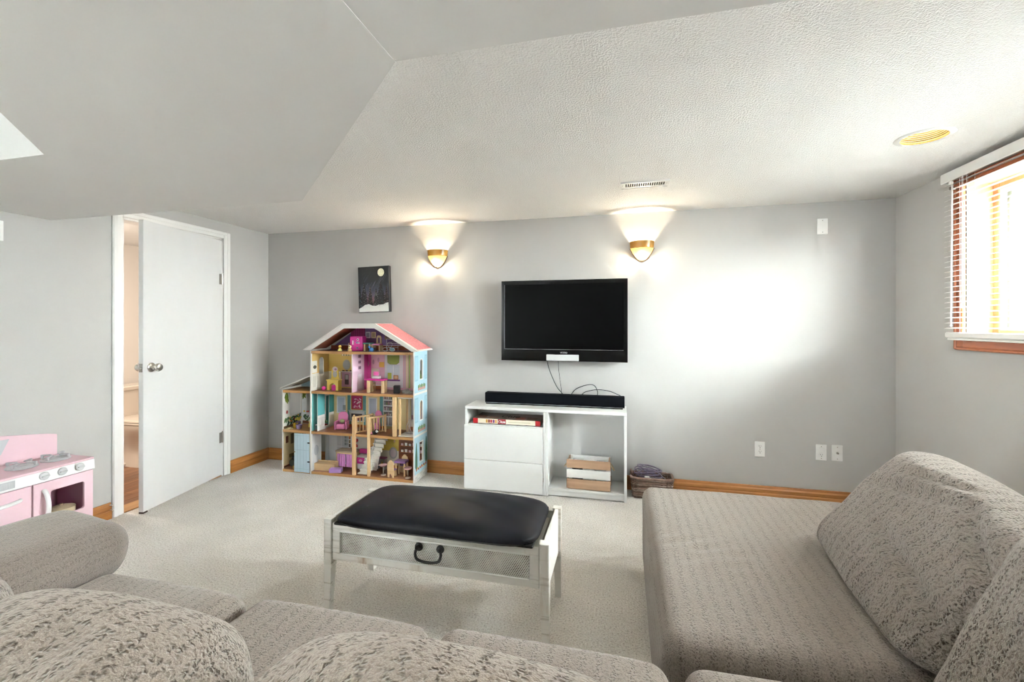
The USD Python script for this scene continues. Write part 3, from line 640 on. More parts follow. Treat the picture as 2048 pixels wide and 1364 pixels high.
crate_item('small_box', 'white cardboard box lying in the middle of the slatted crate', 'box', [('carton', box(-.045, .045, -.045, .045, 0, .196, .003), flat('e6e6e4')), ('dark_end', box(-.072, -.047, -.03, .02, .0, .190, .002), flat('1c1c24'))], (ci[0]+.0, ci[1], ci[2]))
crate_item('small_box', 'grey and white box at the right inside the slatted crate', 'box', [('carton', box(-.037, .037, -.045, .045, 0, .192, .003), flat('bfc3c4')), ('box_label', box(-.02, .03, -.03, .03, .192, .1925), flat('8f9698'))], (ci[0]+.092, ci[1], ci[2]))
crate_item('tape_roll', 'silver tape roll at the left inside the slatted crate', 'tape roll', [('roll', moved(lathe([(.014, 0), (.026, 0), (.026, .04), (.014, .04), (.014, 0)], 28), (0, .02, .0265), rx=90), SILV), ('filler_carton', box(-.02, .03, -.03, .03, -.150, -.0005), flat('2a2628'))], (ci[0]-.105, ci[1], ci[2]+.150))

# wicker basket with cables
WK = [mat('wicker_%d' % i, cc, .6, var=(40, .4), bump=(150, .001)) for i, cc in enumerate([(.13, .075, .055), (.21, .13, .10), (.34, .26, .22)])]
bk = thing('wicker_basket', 'small dark wicker basket on the carpet beside the cabinet', 'basket', (.225, 3.545, 0))
bw, bd, bh = .150, .080, .150
def ring(z, off, ph, amp=.004):            # a rounded rectangle strand weaving in and out
    per = []
    W_, D_ = bw*(.90+.10*z/bh), bd*(.90+.10*z/bh); n = 96
    for i in range(n):
        a = 2*math.pi*i/n; c_, s_ = math.cos(a), math.sin(a); e = .28
        x = W_*math.copysign(abs(c_)**e, c_); y = D_*math.copysign(abs(s_)**e, s_)
        o = amp*math.sin(ph+2*math.pi*i/n*16); L_ = math.hypot(x, y); per.append((x+o*c_, y+o*s_, z+.0015*math.sin(5*a+ph)))
    return per
for k in range(15): obj('woven_strand', tube(ring(.009+k*.0096, 0, math.pi*k, .0045), .0050, 6, closed=True), WK[(k*2+k//3) % 3], bk, smooth=50)
obj('rim', tube(ring(.152, 0, 0, .001), .0095, 7, closed=True), WK[1], bk, smooth=50)
for i in range(24):
    a = 2*math.pi*(i+.25)/24; c_, s_ = math.cos(a), math.sin(a); e = .28
    x, y = math.copysign(abs(c_)**e, c_), math.copysign(abs(s_)**e, s_)
    obj('stake', cyl((bw*.885*x, bd*.87*y, .002), (bw*.985*x, bd*.985*y, .156), .0036, 6), WK[0], bk, smooth=50)
obj('basket_floor', box(-bw*.86, bw*.86, -bd*.84, bd*.84, 0, .008), WK[0], bk)
obj('handle', tube(bez((-.146, -.03, .15), (-.152, -.03, .205), (-.152, .03, .205), (-.146, .03, .15), 12), .006, 7), WK[0], bk, smooth=50)
PUR = mat('grey_purple_cable', (.135, .105, .16), .4)
cc = thing('cable_coil', 'coil of grey purple cable heaped in the wicker basket', 'cable', (.225, 3.545, .10))
rng = random.Random(8)
for k in range(9):
    P = []; r0 = rng.uniform(.060, .090); ox, oy, oz = rng.uniform(-.05, .0), rng.uniform(-.02, .02), .050+.007*k; tx, ty = rng.uniform(-.55, .25), rng.uniform(-.25, .55)
    for i in range(26):
        a = 2*math.pi*i/26; x, y = 1.15*r0*math.cos(a), .62*r0*math.sin(a)
        P.append((max(-.125, min(.125, ox+x)), oy+y, max(.0, oz+tx*x*.6+ty*y)))
    obj('cable_loop', tube(P, .0036, 6, closed=True), PUR, cc, smooth=50)
obj('cable_loop', tube(catmull([(-.11, -.03, .02), (-.09, -.035, .085), (-.03, -.03, .115), (.04, -.03, .09), (.09, -.035, .05), (.12, -.03, .03)], 8), .0036, 6), PUR, cc, smooth=50)
obj('plug', join([box(-.055, -.02, -.062, -.045, .050, .066, .004), cyl((-.02, -.054, .058), (.0, -.05, .052), .005)]), PLATE, cc, label='white plug')
# ------------------------------------------------------------------ upholstery
FAB = fabric('chenille_seat', (.272, .235, .207), (.060, .046, .038), .0075, .0085, .040, .0022, .72)
FABB = fabric('chenille_back', (.305, .268, .236), (.050, .038, .030), .0095, .0095, .042, .0040, .85)
FABA = fabric('chenille_arm', (.225, .194, .170), (.065, .051, .042), .0060, .0075, .030, .0020, .6)

def pad(sx, sy, sz, r, n=26, puff=.02, sag=0.0, seed=0, lump=.006, creases=(), taper=0.0, pinch=0.0):
    """a stuffed cushion lying flat (thickness sz along z), st in metres unrolled from its top. Returns vertices, triangles, st and normals."""
    H = np.array([sx, sy, sz])/2; r = min(r, H.min()*.98)
    V, UV, F = [], [], []
    def face(ax, sg):
        a, b = [(1, 2), (2, 0), (0, 1)][ax]
        na = max(6, int(n*min(1.6, H[a]/.3))) if H[a] > .12 else 10; nb = max(6, int(n*min(1.6, H[b]/.3))) if H[b] > .12 else 10
        u = np.linspace(-1, 1, na); w = np.linspace(-1, 1, nb)
        # finer towards the edges
        u = np.sin(u*np.pi/2)*.5+u*.5; w = np.sin(w*np.pi/2)*.5+w*.5
        U, W = np.meshgrid(u, w, indexing='ij'); P = np.zeros(U.shape+(3,)); P[..., ax] = sg*H[ax]; P[..., a] = U*H[a]; P[..., b] = W*H[b]
        base = sum(len(x) for x in V); P = P.reshape(-1, 3)
        if ax == 2: st = np.stack([P[:, 0], sg*P[:, 1]+(0 if sg > 0 else 2*H[2]+2*H[1])], 1)
        elif ax == 1: st = np.stack([P[:, 0], sg*(H[1]+H[2]-P[:, 2])], 1)
        else: st = np.stack([sg*(H[0]+H[2]-P[:, 2]), P[:, 1]], 1)
        V.append(P); UV.append(st)
        ii, jj = np.meshgrid(np.arange(na-1), np.arange(nb-1), indexing='ij'); q = (base+ii*nb+jj).ravel()
        f1 = np.stack([q, q+nb, q+nb+1], 1); f2 = np.stack([q, q+nb+1, q+1], 1)
        f = np.vstack([f1, f2]); F.append(f if sg > 0 else f[:, ::-1])
    for ax in range(3):
        for sg in (-1, 1): face(ax, sg)
    P = np.vstack(V); UV = np.vstack(UV); F = np.vstack(F)
    Q = np.clip(P, -(H-r), H-r); N = P-Q; N /= np.maximum(np.linalg.norm(N, axis=1, keepdims=True), 1e-9); X = Q+r*N
    a, b, c = (X/H).T
    # plump faces, pulled-in corners, lumps and creases
    X[:, 2] += np.sign(c)*np.abs(c)**.5*puff*(1-a**4)*(1-b**4)
    X[:, 0] += np.sign(a)*np.abs(a)**3*puff*.5*(1-b**2)*(1-c**2)
    X[:, 1] += np.sign(b)*np.abs(b)**3*puff*.5*(1-a**2)*(1-c**2)
    X[:, :2] *= 1-pinch*(np.abs(a*b)**3)[:, None]
    X[:, 2] *= 1-taper*np.clip(np.maximum(np.abs(a), np.abs(b))**4, 0, 1)
    if sag: X[:, 1] += sag*(np.abs(a)**2.2)*np.clip(b, 0, 1)*-1
    q = np.round(P/1e-4)*1e-4
    d = (meshkit.fbm(q*4.5+seed*3.1, 3, seed)-.5)*2*lump
    for (px_, py_, qx, qy, wd, dp) in creases:           # a dent along the segment p..q in (x, y), on the upper side
        p, e = np.array([px_, py_]), np.array([qx-px_, qy-py_]); L2 = (e**2).sum()
        t = np.clip(((q[:, :2]-p) @ e)/L2, 0, 1); dist = np.linalg.norm(q[:, :2]-p-t[:, None]*e, axis=1)
        d += np.where(q[:, 2] > -H[2]*.2, -dp*np.exp(-(dist/wd)**2)+.45*dp*np.exp(-((dist-2.2*wd)/wd)**2), 0)*np.sin(np.pi*np.clip(t*.9+.05, 0, 1))**.5
    X = X+N*d[:, None]
    key = np.unique(np.round(P*2e4).astype(np.int64), axis=0, return_inverse=True)[1].ravel()
    fn = np.cross(X[F[:, 1]]-X[F[:, 0]], X[F[:, 2]]-X[F[:, 0]]); NN = np.zeros((key.max()+1, 3))
    for k in range(3): np.add.at(NN, key[F[:, k]], fn)
    NN = NN[key]; NN /= np.maximum(np.linalg.norm(NN, axis=1, keepdims=True), 1e-12)
    return X, F, UV, NN

def cushion(name, padded, mat_, parent=None, t=(0, 0, 0), rx=0, ry=0, rz=0, label=None, cat=None, group=None, zmin=None, roll=0):
    X, F, UV, N = padded
    R = trimesh.transformations.euler_matrix(math.radians(rx), math.radians(ry), math.radians(rz), 'rxyz')[:3, :3] if False else trimesh.transformations.euler_matrix(math.radians(rx), math.radians(ry), math.radians(rz))[:3, :3]
    if roll: R = R @ trimesh.transformations.rotation_matrix(math.radians(roll), (0, 0, 1))[:3, :3]
    if parent is None:
        top = thing(name, label, cat, t, 0, group); parent, off, nm = top, np.zeros(3), 'cover'
    else: off, nm = np.array(t), name
    X = X @ R.T; N = N @ R.T
    if zmin is not None:
        dz = zmin-t[2]; low = X[:, 2] < dz+.02; X[:, 2] = np.where(low, dz+.02*np.exp((X[:, 2]-dz-.02)/.02), X[:, 2])   # squashed where it sits on the seat
    X = X + off
    p = obj(nm, trimesh.Trimesh(X, F, process=False), mat_, parent, uv=UV)
    m = UsdGeom.Mesh(p); m.CreateNormalsAttr(Vt.Vec3fArray.FromNumpy(N.astype(np.float32))); m.SetNormalsInterpolation('vertex')
    return parent

FOOT = mat('dark_wood_foot', (.05, .03, .02), .5)
so = thing('sectional_sofa', 'taupe knit sectional sofa along the front of the picture', 'sofa', (0, 0, 0))
cushion('base', pad(2.95, 1.06, .20, .03, 14, .0, lump=.002), FAB, so, (-.30, .64, .146))
cushion('backrest', pad(3.05, .20, .66, .06, 14, .01, lump=.004), FAB, so, (-.24, .165, .40))
cushion('backrest', pad(.19, 1.70, .60, .06, 14, .01, lump=.004), FAB, so, (1.16, .98, .37))
cushion('armrest', pad(.31, 1.06, .40, .06, 16, .01, lump=.004), FABA, so, (-1.905, .66, .25))
cushion('arm_pillow', pad(.35, 1.10, .19, .085, 30, .025, seed=4, lump=.008, creases=((-.15, -.05, .05, .10, .018, .012), (-.16, .12, .02, .2, .016, .010))), FABA, so, (-1.885, .715, .512), ry=8)
for x, y in ((-1.9, .25), (-1.9, 1.1), (-.5, 1.1), (-.5, .25), (1.1, .25), (1.1, 1.7), (.1, 1.1)): obj('foot', box(x-.03, x+.03, y-.03, y+.03, 0, .066, .004), FOOT, so)

ch = thing('sofa_chaise', 'taupe knit upholstered chaise seat joined to the sofa at the right', 'chaise', (0, 0, 0))
cushion('seat', pad(.955, 1.215, .40, .055, 34, .012, seed=2, lump=.004, creases=((-.50, .03, -.18, -.05, .010, .006), (-.50, -.02, -.10, -.12, .011, .006), (-.50, -.13, -.12, -.20, .009, .004))), FAB, ch, (.586, 1.872, .252))
for x, y in ((.18, 1.35), (.18, 2.40), (1.02, 2.40), (1.02, 1.35)): obj('foot', box(x-.03, x+.03, y-.03, y+.03, 0, .056, .004), FOOT, ch)

SG = 'loose seat cushions of the sofa'
def seat(x0, x1, y0, y1, label, seed):
    cushion('seat_cushion', pad(x1-x0, y1-y0, .185, .055, 30, .016, seed=seed, lump=.004, pinch=.015), FAB, None, ((x0+x1)/2, (y0+y1)/2, .362), label=label, cat='cushion', group=SG)
seat(-1.735, -1.130, .42, 1.185, 'taupe sofa seat cushion beside the armrest', 11)
seat(-1.110, -.511, .42, 1.195, 'taupe sofa seat cushion second from the armrest, in front of the bench', 12)
seat(-.492, .122, .42, 1.205, 'taupe sofa seat cushion third from the armrest, next to the chaise', 13)
seat(.143, 1.00, .42, 1.212, 'taupe sofa seat cushion in the corner in front of the chaise', 14)

BG = 'loose back cushions of the sofa'
def back(name, w, ht, th, loc, rx, ry, rz, label, seed, roll=0, **kw):
    cushion(name, pad(w, ht, th, .10, 34, .035, seed=seed, lump=kw.pop('lump', .012), **kw), FABB, None, loc, rx, ry, rz, label, 'cushion', BG, zmin=.474, roll=roll)
back('back_cushion', .78, .46, .25, (-1.365, .440, .680), 96, 0, 0, 'rumpled taupe back cushion nearest the armrest', 31, sag=.015, creases=((.1, -.1, .3, .2, .02, .014),))
back('back_cushion', .475, .46, .26, (-.728, .435, .668), 97, 0, 0, 'rumpled taupe back cushion second from the armrest', 32, sag=.025, lump=.014, creases=((-.22, .20, -.05, .02, .018, .018), (.05, .22, .02, .0, .03, .016)))
back('back_cushion', .535, .48, .25, (-.200, .445, .675), 97, 0, 0, 'rumpled taupe back cushion third from the armrest, at the bottom of the picture', 33, sag=.04, lump=.014, creases=((-.16, .23, -.22, .05, .018, .020), (.10, .22, .12, .02, .02, .016), (.2, .22, .2, .05, .016, .014)))
back('back_cushion', .77, .56, .30, (.955, 1.600, .560), 52, 0, -90, 'large taupe back cushion leaning on the chaise by the right wall', 34, roll=-8, sag=.03, lump=.014, creases=((-.26, .06, .08, .17, .016, .015), (-.20, .15, .05, .235, .013, .012), (-.05, -.02, .30, -.07, .018, .024), (.08, .2, .36, .05, .016, .022)))
back('back_cushion', .68, .56, .28, (.840, .845, .640), 66, 0, -90, 'taupe back cushion at the bottom right corner of the picture', 35, sag=.04)

# ------------------------------------------------------------------ bench
DIST = usdkit.material(stage, '/World/Looks/distressed_white', {'g': ('texture_coordinate', {}), 'm': ('mapping', dict(scale=(9, 9, 2.2))), 'n': ('noise_texture', dict(scale=1.0, detail=5, roughness=.65)),
    'r': ('rgb_ramp', dict(ramp=[(.25, (.36, .24, .15)), (.34, (.66, .61, .54)), (.44, (.80, .79, .75))])), 'm2': ('mapping', dict(scale=(3, 40, 60))), 'n2': ('noise_texture', dict(scale=1, detail=3)), 'r2': ('rgb_ramp', dict(ramp=[(.32, (.70, .68, .64)), (.44, (1, 1, 1))])),
    'mu': ('mix_color', dict(blend_type='multiply', fac=1.0)), 'p': ('principled_bsdf', dict(roughness=.45))},
    [('g.object', 'm.vector'), ('m.vector', 'n.vector'), ('n.fac', 'r.fac'), ('g.object', 'm2.vector'), ('m2.vector', 'n2.vector'), ('n2.fac', 'r2.fac'), ('r.color', 'mu.a'), ('r2.color', 'mu.b'), ('mu.result', 'p.base_color')], surface='p.BSDF')
CREAMW = mat('cream_white_paint', (.80, .80, .77), .42, var=(5, .05))
CANE = usdkit.material(stage, '/World/Looks/painted_cane', {'g': ('texture_coordinate', {}), 'm': ('mapping', dict(rotation=(0, 0, 0), scale=(118, 0, 150))), 's': ('separate_xyz', {}),
    'fz': ('math', dict(math_type='floor')), 'hz': ('math', dict(math_type='multiply', value2=.5)), 'ax': ('math', dict(math_type='add')), 'fx': ('math', dict(math_type='fraction')), 'fz2': ('math', dict(math_type='fraction')),
    'cx': ('math', dict(math_type='subtract', value2=.5)), 'cz': ('math', dict(math_type='subtract', value2=.5)), 'qx': ('math', dict(math_type='multiply')), 'qz': ('math', dict(math_type='multiply')), 'qs': ('math', dict(math_type='add')),
    'nz': ('noise_texture', dict(scale=14, detail=2)), 'nm': ('map_range', dict(from_min=.35, from_max=.65, to_min=.02, to_max=.10)), 'lt': ('math', dict(math_type='subtract')), 'st': ('map_range', dict(from_min=-.03, from_max=.03, to_min=0, to_max=1, clamp=True)),
    'mx': ('mix_color', dict(a=(.74, .73, .68), b=(.13, .11, .09))), 'hh': ('math', dict(math_type='multiply', value2=-1)), 'b': ('bump', dict(strength=1, distance=.0015)), 'p': ('principled_bsdf', dict(roughness=.6))},
    [('g.object', 'm.vector'), ('m.vector', 's.vector'), ('s.z', 'fz.value1'), ('fz.value', 'hz.value1'), ('s.x', 'ax.value1'), ('hz.value', 'ax.value2'), ('ax.value', 'fx.value1'), ('s.z', 'fz2.value1'),
     ('fx.value', 'cx.value1'), ('fz2.value', 'cz.value1'), ('cx.value', 'qx.value1'), ('cx.value', 'qx.value2'), ('cz.value', 'qz.value1'), ('cz.value', 'qz.value2'), ('qx.value', 'qs.value1'), ('qz.value', 'qs.value2'),
     ('g.object', 'nz.vector'), ('nz.fac', 'nm.value'), ('nm.result', 'lt.value1'), ('qs.value', 'lt.value2'), ('lt.value', 'st.value'), ('st.result', 'mx.fac'), ('mx.result', 'p.base_color'), ('st.result', 'hh.value1'), ('hh.value', 'b.height'), ('b.normal', 'p.normal')], surface='p.BSDF')
VELV = usdkit.material(stage, '/World/Looks/navy_vinyl', {'g': ('texture_coordinate', {}), 'n': ('noise_texture', dict(scale=6, detail=6, roughness=.7)), 'r': ('rgb_ramp', dict(ramp=[(.40, (.0035, .004, .007)), (.66, (.006, .007, .012)), (.72, (.05, .055, .065))])),
    'bn': ('noise_texture', dict(scale=420, detail=2)), 'b': ('bump', dict(strength=.5, distance=.0004)), 'p': ('principled_bsdf', dict(roughness=.45, specular_ior_level=.2))},
    [('g.object', 'n.vector'), ('n.fac', 'r.fac'), ('r.color', 'p.base_color'), ('g.object', 'bn.vector'), ('bn.fac', 'b.height'), ('b.normal', 'p.normal')], surface='p.BSDF')
IRON = mat('black_iron', (.012, .012, .013), .35, bump=(260, .0008))
be = thing('bench', 'low white distressed bench with black padded seat and cane drawer', 'bench', (-.790, 1.952, 0))
BX, BY = .512, .198
lw = .038
for sx in (-1, 1):
    for sy in (-1, 1):
        xo, yo = sx*BX, sy*BY; xi, yi = xo-sx*lw, yo-sy*lw
        def leg_sec(z, k): return [(xo, yo, z), (xi+sx*k, yo, z), (xi+sx*k, yi+sy*k, z), (xo, yi+sy*k, z)]
        prof = [(.426, .0), (.232, .0), (.230, .0025), (.227, .0025), (.225, .0), (.208, .0), (.206, .0025), (.203, .0025), (.201, .002), (.17, .003), (.12, .0055), (.06, .0085), (.02, .010), (0, .009)]
        V = [p for z, k in prof for p in leg_sec(z, k)]; F = []
        for i in range(len(prof)-1):
            for q in range(4): a, b2 = i*4+q, i*4+(q+1) % 4; F += [(a, b2, b2+4), (a, b2+4, a+4)]
        F += [(0, 1, 2), (0, 2, 3)]; e = (len(prof)-1)*4; F += [(e, e+2, e+1), (e, e+3, e+2)]
        m = trimesh.Trimesh(V, F, process=True); m.fix_normals()
        obj('leg', m, DIST, be)
        rails = [box(xi+sx*.000, xo, yo-sy*0, yo+sy*.002, a, b2, .0008) for a, b2 in ((.421, .426), (.236, .241))] + [box(x_-.0022, x_+.0022, yo, yo+sy*.002, .238, .424, .0008) for x_ in (xi+sx*.003, xo-sx*.003)]
        obj('leg_molding', join(rails), DIST, be)
obj('end_panel', box(-BX+.012, -BX+.028, -BY+.036, BY-.036, .215, .424, .002), CREAMW, be); obj('end_panel', box(BX-.028, BX-.012, -BY+.036, BY-.036, .215, .424, .002), CREAMW, be)
obj('rear_panel', box(-BX+.036, BX-.036, BY-.03, BY-.014, .235, .410, .002), CREAMW, be)
dr = obj('drawer', join([box(-BX+.040, BX-.040, -BY+.004, -BY+.016, .243, .276, .003), box(-BX+.040, BX-.040, -BY+.004, -BY+.016, .375, .410, .003), box(-BX+.040, -BX+.080, -BY+.004, -BY+.016, .276, .375, .003), box(BX-.080, BX-.040, -BY+.004, -BY+.016, .276, .375, .003)]), DIST, be)
ins = [(-BX+.080, .276), (BX-.080, .276), (BX-.080, .375), (-BX+.080, .375)]
obj('drawer_molding', tube([(x, -BY+.0045, z) for x, z in ins], .0042, 6, closed=True), CREAMW, dr)
obj('cane_panel', box(-BX+.078, BX-.078, -BY+.0125, -BY+.015, .274, .377), CANE, dr, label='woven cane panel painted off white')
hh = [obj('drawer_handle', tube(catmull([(-.052, -BY-.008, .352), (-.058, -BY-.014, .334), (-.050, -BY-.018, .312), (-.022, -BY-.018, .303), (.022, -BY-.018, .303), (.050, -BY-.018, .312), (.058, -BY-.014, .334), (.052, -BY-.008, .352)], 6), .0058, 8), IRON, dr, smooth=50, label='black iron bail handle')]
for s_ in (-1, 1): obj('handle_rosette', join([moved(lathe([(.0, 0), (.0175, 0), (.017, .004), (.010, .006), (.009, .012), (.004, .014), (0, .014)], 20), (s_*.049, -BY+.005, .352), rx=90), ball((s_*.052, -BY-.010, .353), .009, 2)]), IRON, dr, smooth=40)
obj('drawer_box', box(-BX+.05, BX-.05, -BY+.018, BY-.04, .25, .38), CREAMW, be)
# padded seat: a dome with straight sides tucked in at the edge
def padded_seat(hx, hy, z0, edge, dome):
    nx, ny = 54, 30; V, F = [], []
    us = np.linspace(-1, 1, nx); vs = np.linspace(-1, 1, ny)
    us = np.sin(us*np.pi/2)*.6+us*.4; vs = np.sin(vs*np.pi/2)*.6+vs*.4
    for u in us:
        for v in vs:
            d = max(abs(u), abs(v)); sup = (abs(u)**7+abs(v)**7)**(1/7) if d > 0 else 0; s = d/sup if sup > 0 else 1
            x, y = u*s, v*s
            rr = min(1, (abs(x)**7+abs(y)**7)**(1/7))
            z = z0+edge*max(0, 1-rr**9)**.5+dome*(1-x*x)**.75*(1-y*y)**.75
            V.append((x*hx, y*hy, z+.0025*math.sin(9*x+3*y)*(1-rr**4)*math.cos(7*y-2*x)))
    for i in range(nx-1):
        for j in range(ny-1): q = i*ny+j; F += [(q, q+ny, q+ny+1), (q, q+ny+1, q+1)]
    b0 = len(V)
    border = [i*ny for i in range(nx)] + [(nx-1)*ny+j for j in range(1, ny)] + [i*ny+ny-1 for i in range(nx-2, -1, -1)] + [j for j in range(ny-2, 0, -1)]
    for q in border: x, y, z = V[q]; V.append((x*.975, y*.95, z0-.012))
    k = len(border)
    for i in range(k): a, b2, c2, d2 = border[i], border[(i+1) % k], b0+(i+1) % k, b0+i; F += [(a, b2, c2), (a, c2, d2)]
    m = trimesh.Trimesh(V, F, process=False)
    if m.face_normals[:100, 2].mean() < 0: m.invert()
    return m
st_ = padded_seat(.462, .228, .425, .030, .042)
obj('seat', moved(st_, (0, -.010, 0)), VELV, be, smooth=True, label='dark navy vinyl padded seat with pale scuffs')
obj('seat_board', box(-.45, .45, -.215, .19, .411, .421, .003), DARK, be)

# ------------------------------------------------------------------ toilet
TOI = mat('bone_porcelain', (.80, .72, .63), .12, coat=.3)
to = thing('toilet', 'bone coloured toilet standing in the bathroom behind the door', 'toilet', (-4.33, 3.26, 0))
def ovals(lv, n=28, e=.75):                # lofted ovals: (z, centre x, rx, ry)
    V, F = [], []
    for z, cx_, rx_, ry_ in lv:
        for q in range(n):
            a = 2*math.pi*q/n; c_, s_ = math.cos(a), math.sin(a); V.append((cx_+rx_*math.copysign(abs(c_)**e, c_), ry_*math.copysign(abs(s_)**e, s_), z))
    for i in range(len(lv)-1):
        for q in range(n): a, b2 = i*n+q, i*n+(q+1) % n; F += [(a, b2, b2+n), (a, b2+n, a+n)]
    for e_, rev in ((0, True), (len(lv)-1, False)):
        V.append((lv[e_][1], 0, lv[e_][0])); c_ = len(V)-1
        for q in range(n): t3 = (e_*n+q, e_*n+(q+1) % n, c_); F.append(t3[::-1] if rev else t3)
    return trimesh.Trimesh(V, F, process=False)
obj('bowl', ovals([(0, -.02, .24, .13), (.03, -.02, .235, .125), (.10, -.03, .20, .105), (.20, -.02, .20, .105), (.28, .02, .235, .145), (.34, .05, .26, .178), (.385, .05, .265, .185), (.392, .05, .262, .182)]), TOI, to, smooth=40)
obj('toilet_seat', ovals([(.394, .05, .262, .183), (.400, .05, .270, .190), (.410, .05, .270, .190), (.414, .05, .266, .186)]), TOI, to, smooth=40)
obj('seat_lid', ovals([(.416, .045, .262, .184), (.420, .045, .268, .189), (.432, .045, .266, .187), (.440, .045, .24, .165)]), TOI, to, smooth=40)
obj('tank', ovals([(.385, -.325, .09, .205), (.40, -.325, .098, .222), (.66, -.325, .104, .238), (.672, -.325, .104, .238)], e=.3), TOI, to, smooth=30)
obj('tank_lid', ovals([(.674, -.325, .110, .246), (.682, -.325, .116, .252), (.708, -.325, .116, .252), (.716, -.325, .108, .244)], e=.3), TOI, to, smooth=30)
obj('flush_lever', join([cyl((-.225, .155, .635), (-.205, .155, .635), .012, 12), box(-.205, -.198, .09, .165, .628, .642, .003)]), CHROME, to)
obj('bolt_cap', ball((-.10, -.125, .02), .018, 2, (1, 1, .9)), TOI, to, smooth=True)

# ------------------------------------------------------------------ play kitchen (front faces +x)
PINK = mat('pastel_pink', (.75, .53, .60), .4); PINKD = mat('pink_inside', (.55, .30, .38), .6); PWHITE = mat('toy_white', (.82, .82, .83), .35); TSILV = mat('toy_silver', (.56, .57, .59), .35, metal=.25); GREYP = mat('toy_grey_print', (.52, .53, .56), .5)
pk = thing('play_kitchen', 'pastel pink toy kitchen with silver burners by the left wall', 'toy kitchen', (0, 0, 0))
KF, KB, KY0, KY1, KS = -3.030, -3.315, 1.13, 1.975, 1.694
obj('side_panel', box(KB, KF-.012, KY1-.012, KY1, .0, .508, .001), PINK, pk); obj('side_panel', box(KB, KF-.012, KY0, KY0+.012, 0, .508, .001), PINK, pk)
obj('partition', box(KB, KF-.012, KS-.006, KS+.006, .10, .50), PINK, pk)
obj('back_board', box(KB, KB+.008, KY0+.012, KY1-.012, .10, .50), PINKD, pk)
obj('bottom_board', box(KB, KF-.012, KY0+.012, KY1-.012, .135, .147), PINKD, pk)
obj('oven_shelf', box(KB+.012, KF-.014, KS+.007, KY1-.017, .196, .203), PINKD, pk)
obj('countertop', box(KB, KF+.001, KY0-.006, KY1+.004, .508, .520, .002), PINK, pk)
obj('control_strip', prism(Polygon([(KF-.006, .508), (KF-.012, .452), (KF+.006, .452), (KF+.006, .458), (KF+.001, .508)]), KY1-KY0+.008, 'xz', KY0-.004), PWHITE, pk)
bsp = Polygon([(KY0, .522), (KY1-.012, .522), (KY1-.012, .632), (KY1-.014, .642), (KY1-.06, .655), (1.70, .690), (1.55, .700), (1.40, .690), (KY0+.05, .655), (KY0, .632)])
obj('backsplash', prism(bsp, .012, 'yz', KB), PINK, pk)
ck = obj('clock_panel', prism(Polygon([(1.40, .585), (1.71, .585), (1.745, .665), (1.42, .668)]), .003, 'yz', KB+.012), GREYP, pk)
obj('clock_face', prism(oval(1.655, .622, .042, .030), .002, 'yz', KB+.015), PWHITE, ck)
for kk, y in enumerate((1.741, 1.821, 1.904)):
    kn = obj('knob', moved(lathe([(.0, 0), (.021, 0), (.021, .006), (.018, .010), (0, .011)], 26), (KF+.004, y, .4835), ry=84), TSILV, pk, smooth=35)
    obj('knob_grip', moved(box(-.0035, .0035, -.016, .016, 0, .010, .002), (KF+.014, y, .4835), ry=84, rx=0), TSILV, kn)
for kk, (bx_, by_) in enumerate(((-3.185, 1.735), (-3.185, 1.885))):
    bu = obj('burner', lathe([(.0, .0), (.064, .0), (.066, .004), (.060, .010), (.052, .012), (.048, .008), (.022, .008), (.018, .012), (.0, .013)], 32, (bx_, by_, .520)), TSILV, pk, smooth=35)
    for q in range(4):
        a = math.pi/2*q+.5; c_, s_ = math.cos(a), math.sin(a)
        arm = moved(join([box(.020, .066, -.006, .006, .024, .031, .002), box(.056, .068, -.006, .006, .010, .031, .002)]), (bx_, by_, .520), rz=math.degrees(a)); obj('burner_arm', arm, TSILV, bu)
sp = obj('speaker_panel', box(KF+.003, KF+.006, 1.535, 1.622, .462, .500, .004), GREYP, pk)
for q in range(9): obj('speaker_slot', box(KF+.006, KF+.0068, 1.541+.009*q, 1.545+.009*q, .468, .494), TSILV, sp)
# oven door with a rounded window
win = sbox(1.772, .238, 1.930, .392).buffer(-.012).buffer(.012)
od = obj('oven_door', prism(sbox(KS+.004, .150, KY1-.002, .447).difference(win), .012, 'yz', KF-.012), PINK, pk)
obj('door_handle', tube(bez((KF, 1.742, .228), (KF+.050, 1.742, .250), (KF+.050, 1.742, .385), (KF, 1.742, .405), 16), .0105, 10), PWHITE, od, smooth=50)
obj('rail', cyl((KB+.05, KS+.01, .352), (KB+.05, KY1-.014, .352), .007, 10), PWHITE, pk)
obj('oven_lining', join([box(KB+.008, KF-.013, KY1-.016, KY1-.0125, .148, .50), box(KB+.008, KB+.011, KS+.007, KY1-.016, .148, .50)]), PINKD, pk)
ld = obj('cabinet_door', box(KF-.012, KF, KY0+.004, KS-.003, .150, .447, .002), PINK, pk)
obj('door_handle', tube(bez((KF, 1.355, .388), (KF+.045, 1.38, .388), (KF+.045, 1.62, .388), (KF, 1.645, .388), 16), .0095, 10), PWHITE, ld, smooth=50)
obj('sink_rim', lathe([(.05, 0), (.075, 0), (.078, .004), (.072, .006), (.055, .003), (.05, .001)], 26, (-3.165, 1.53, .520), sx=1.3), TSILV, pk)
obj('sink_basin', lathe([(0, .0006), (.052, .0008)], 26, (-3.165, 1.53, .520), sx=1.3), DARK, pk)
BEIGE = flat('b9a98c'); LILAC = flat('b9a0cc')
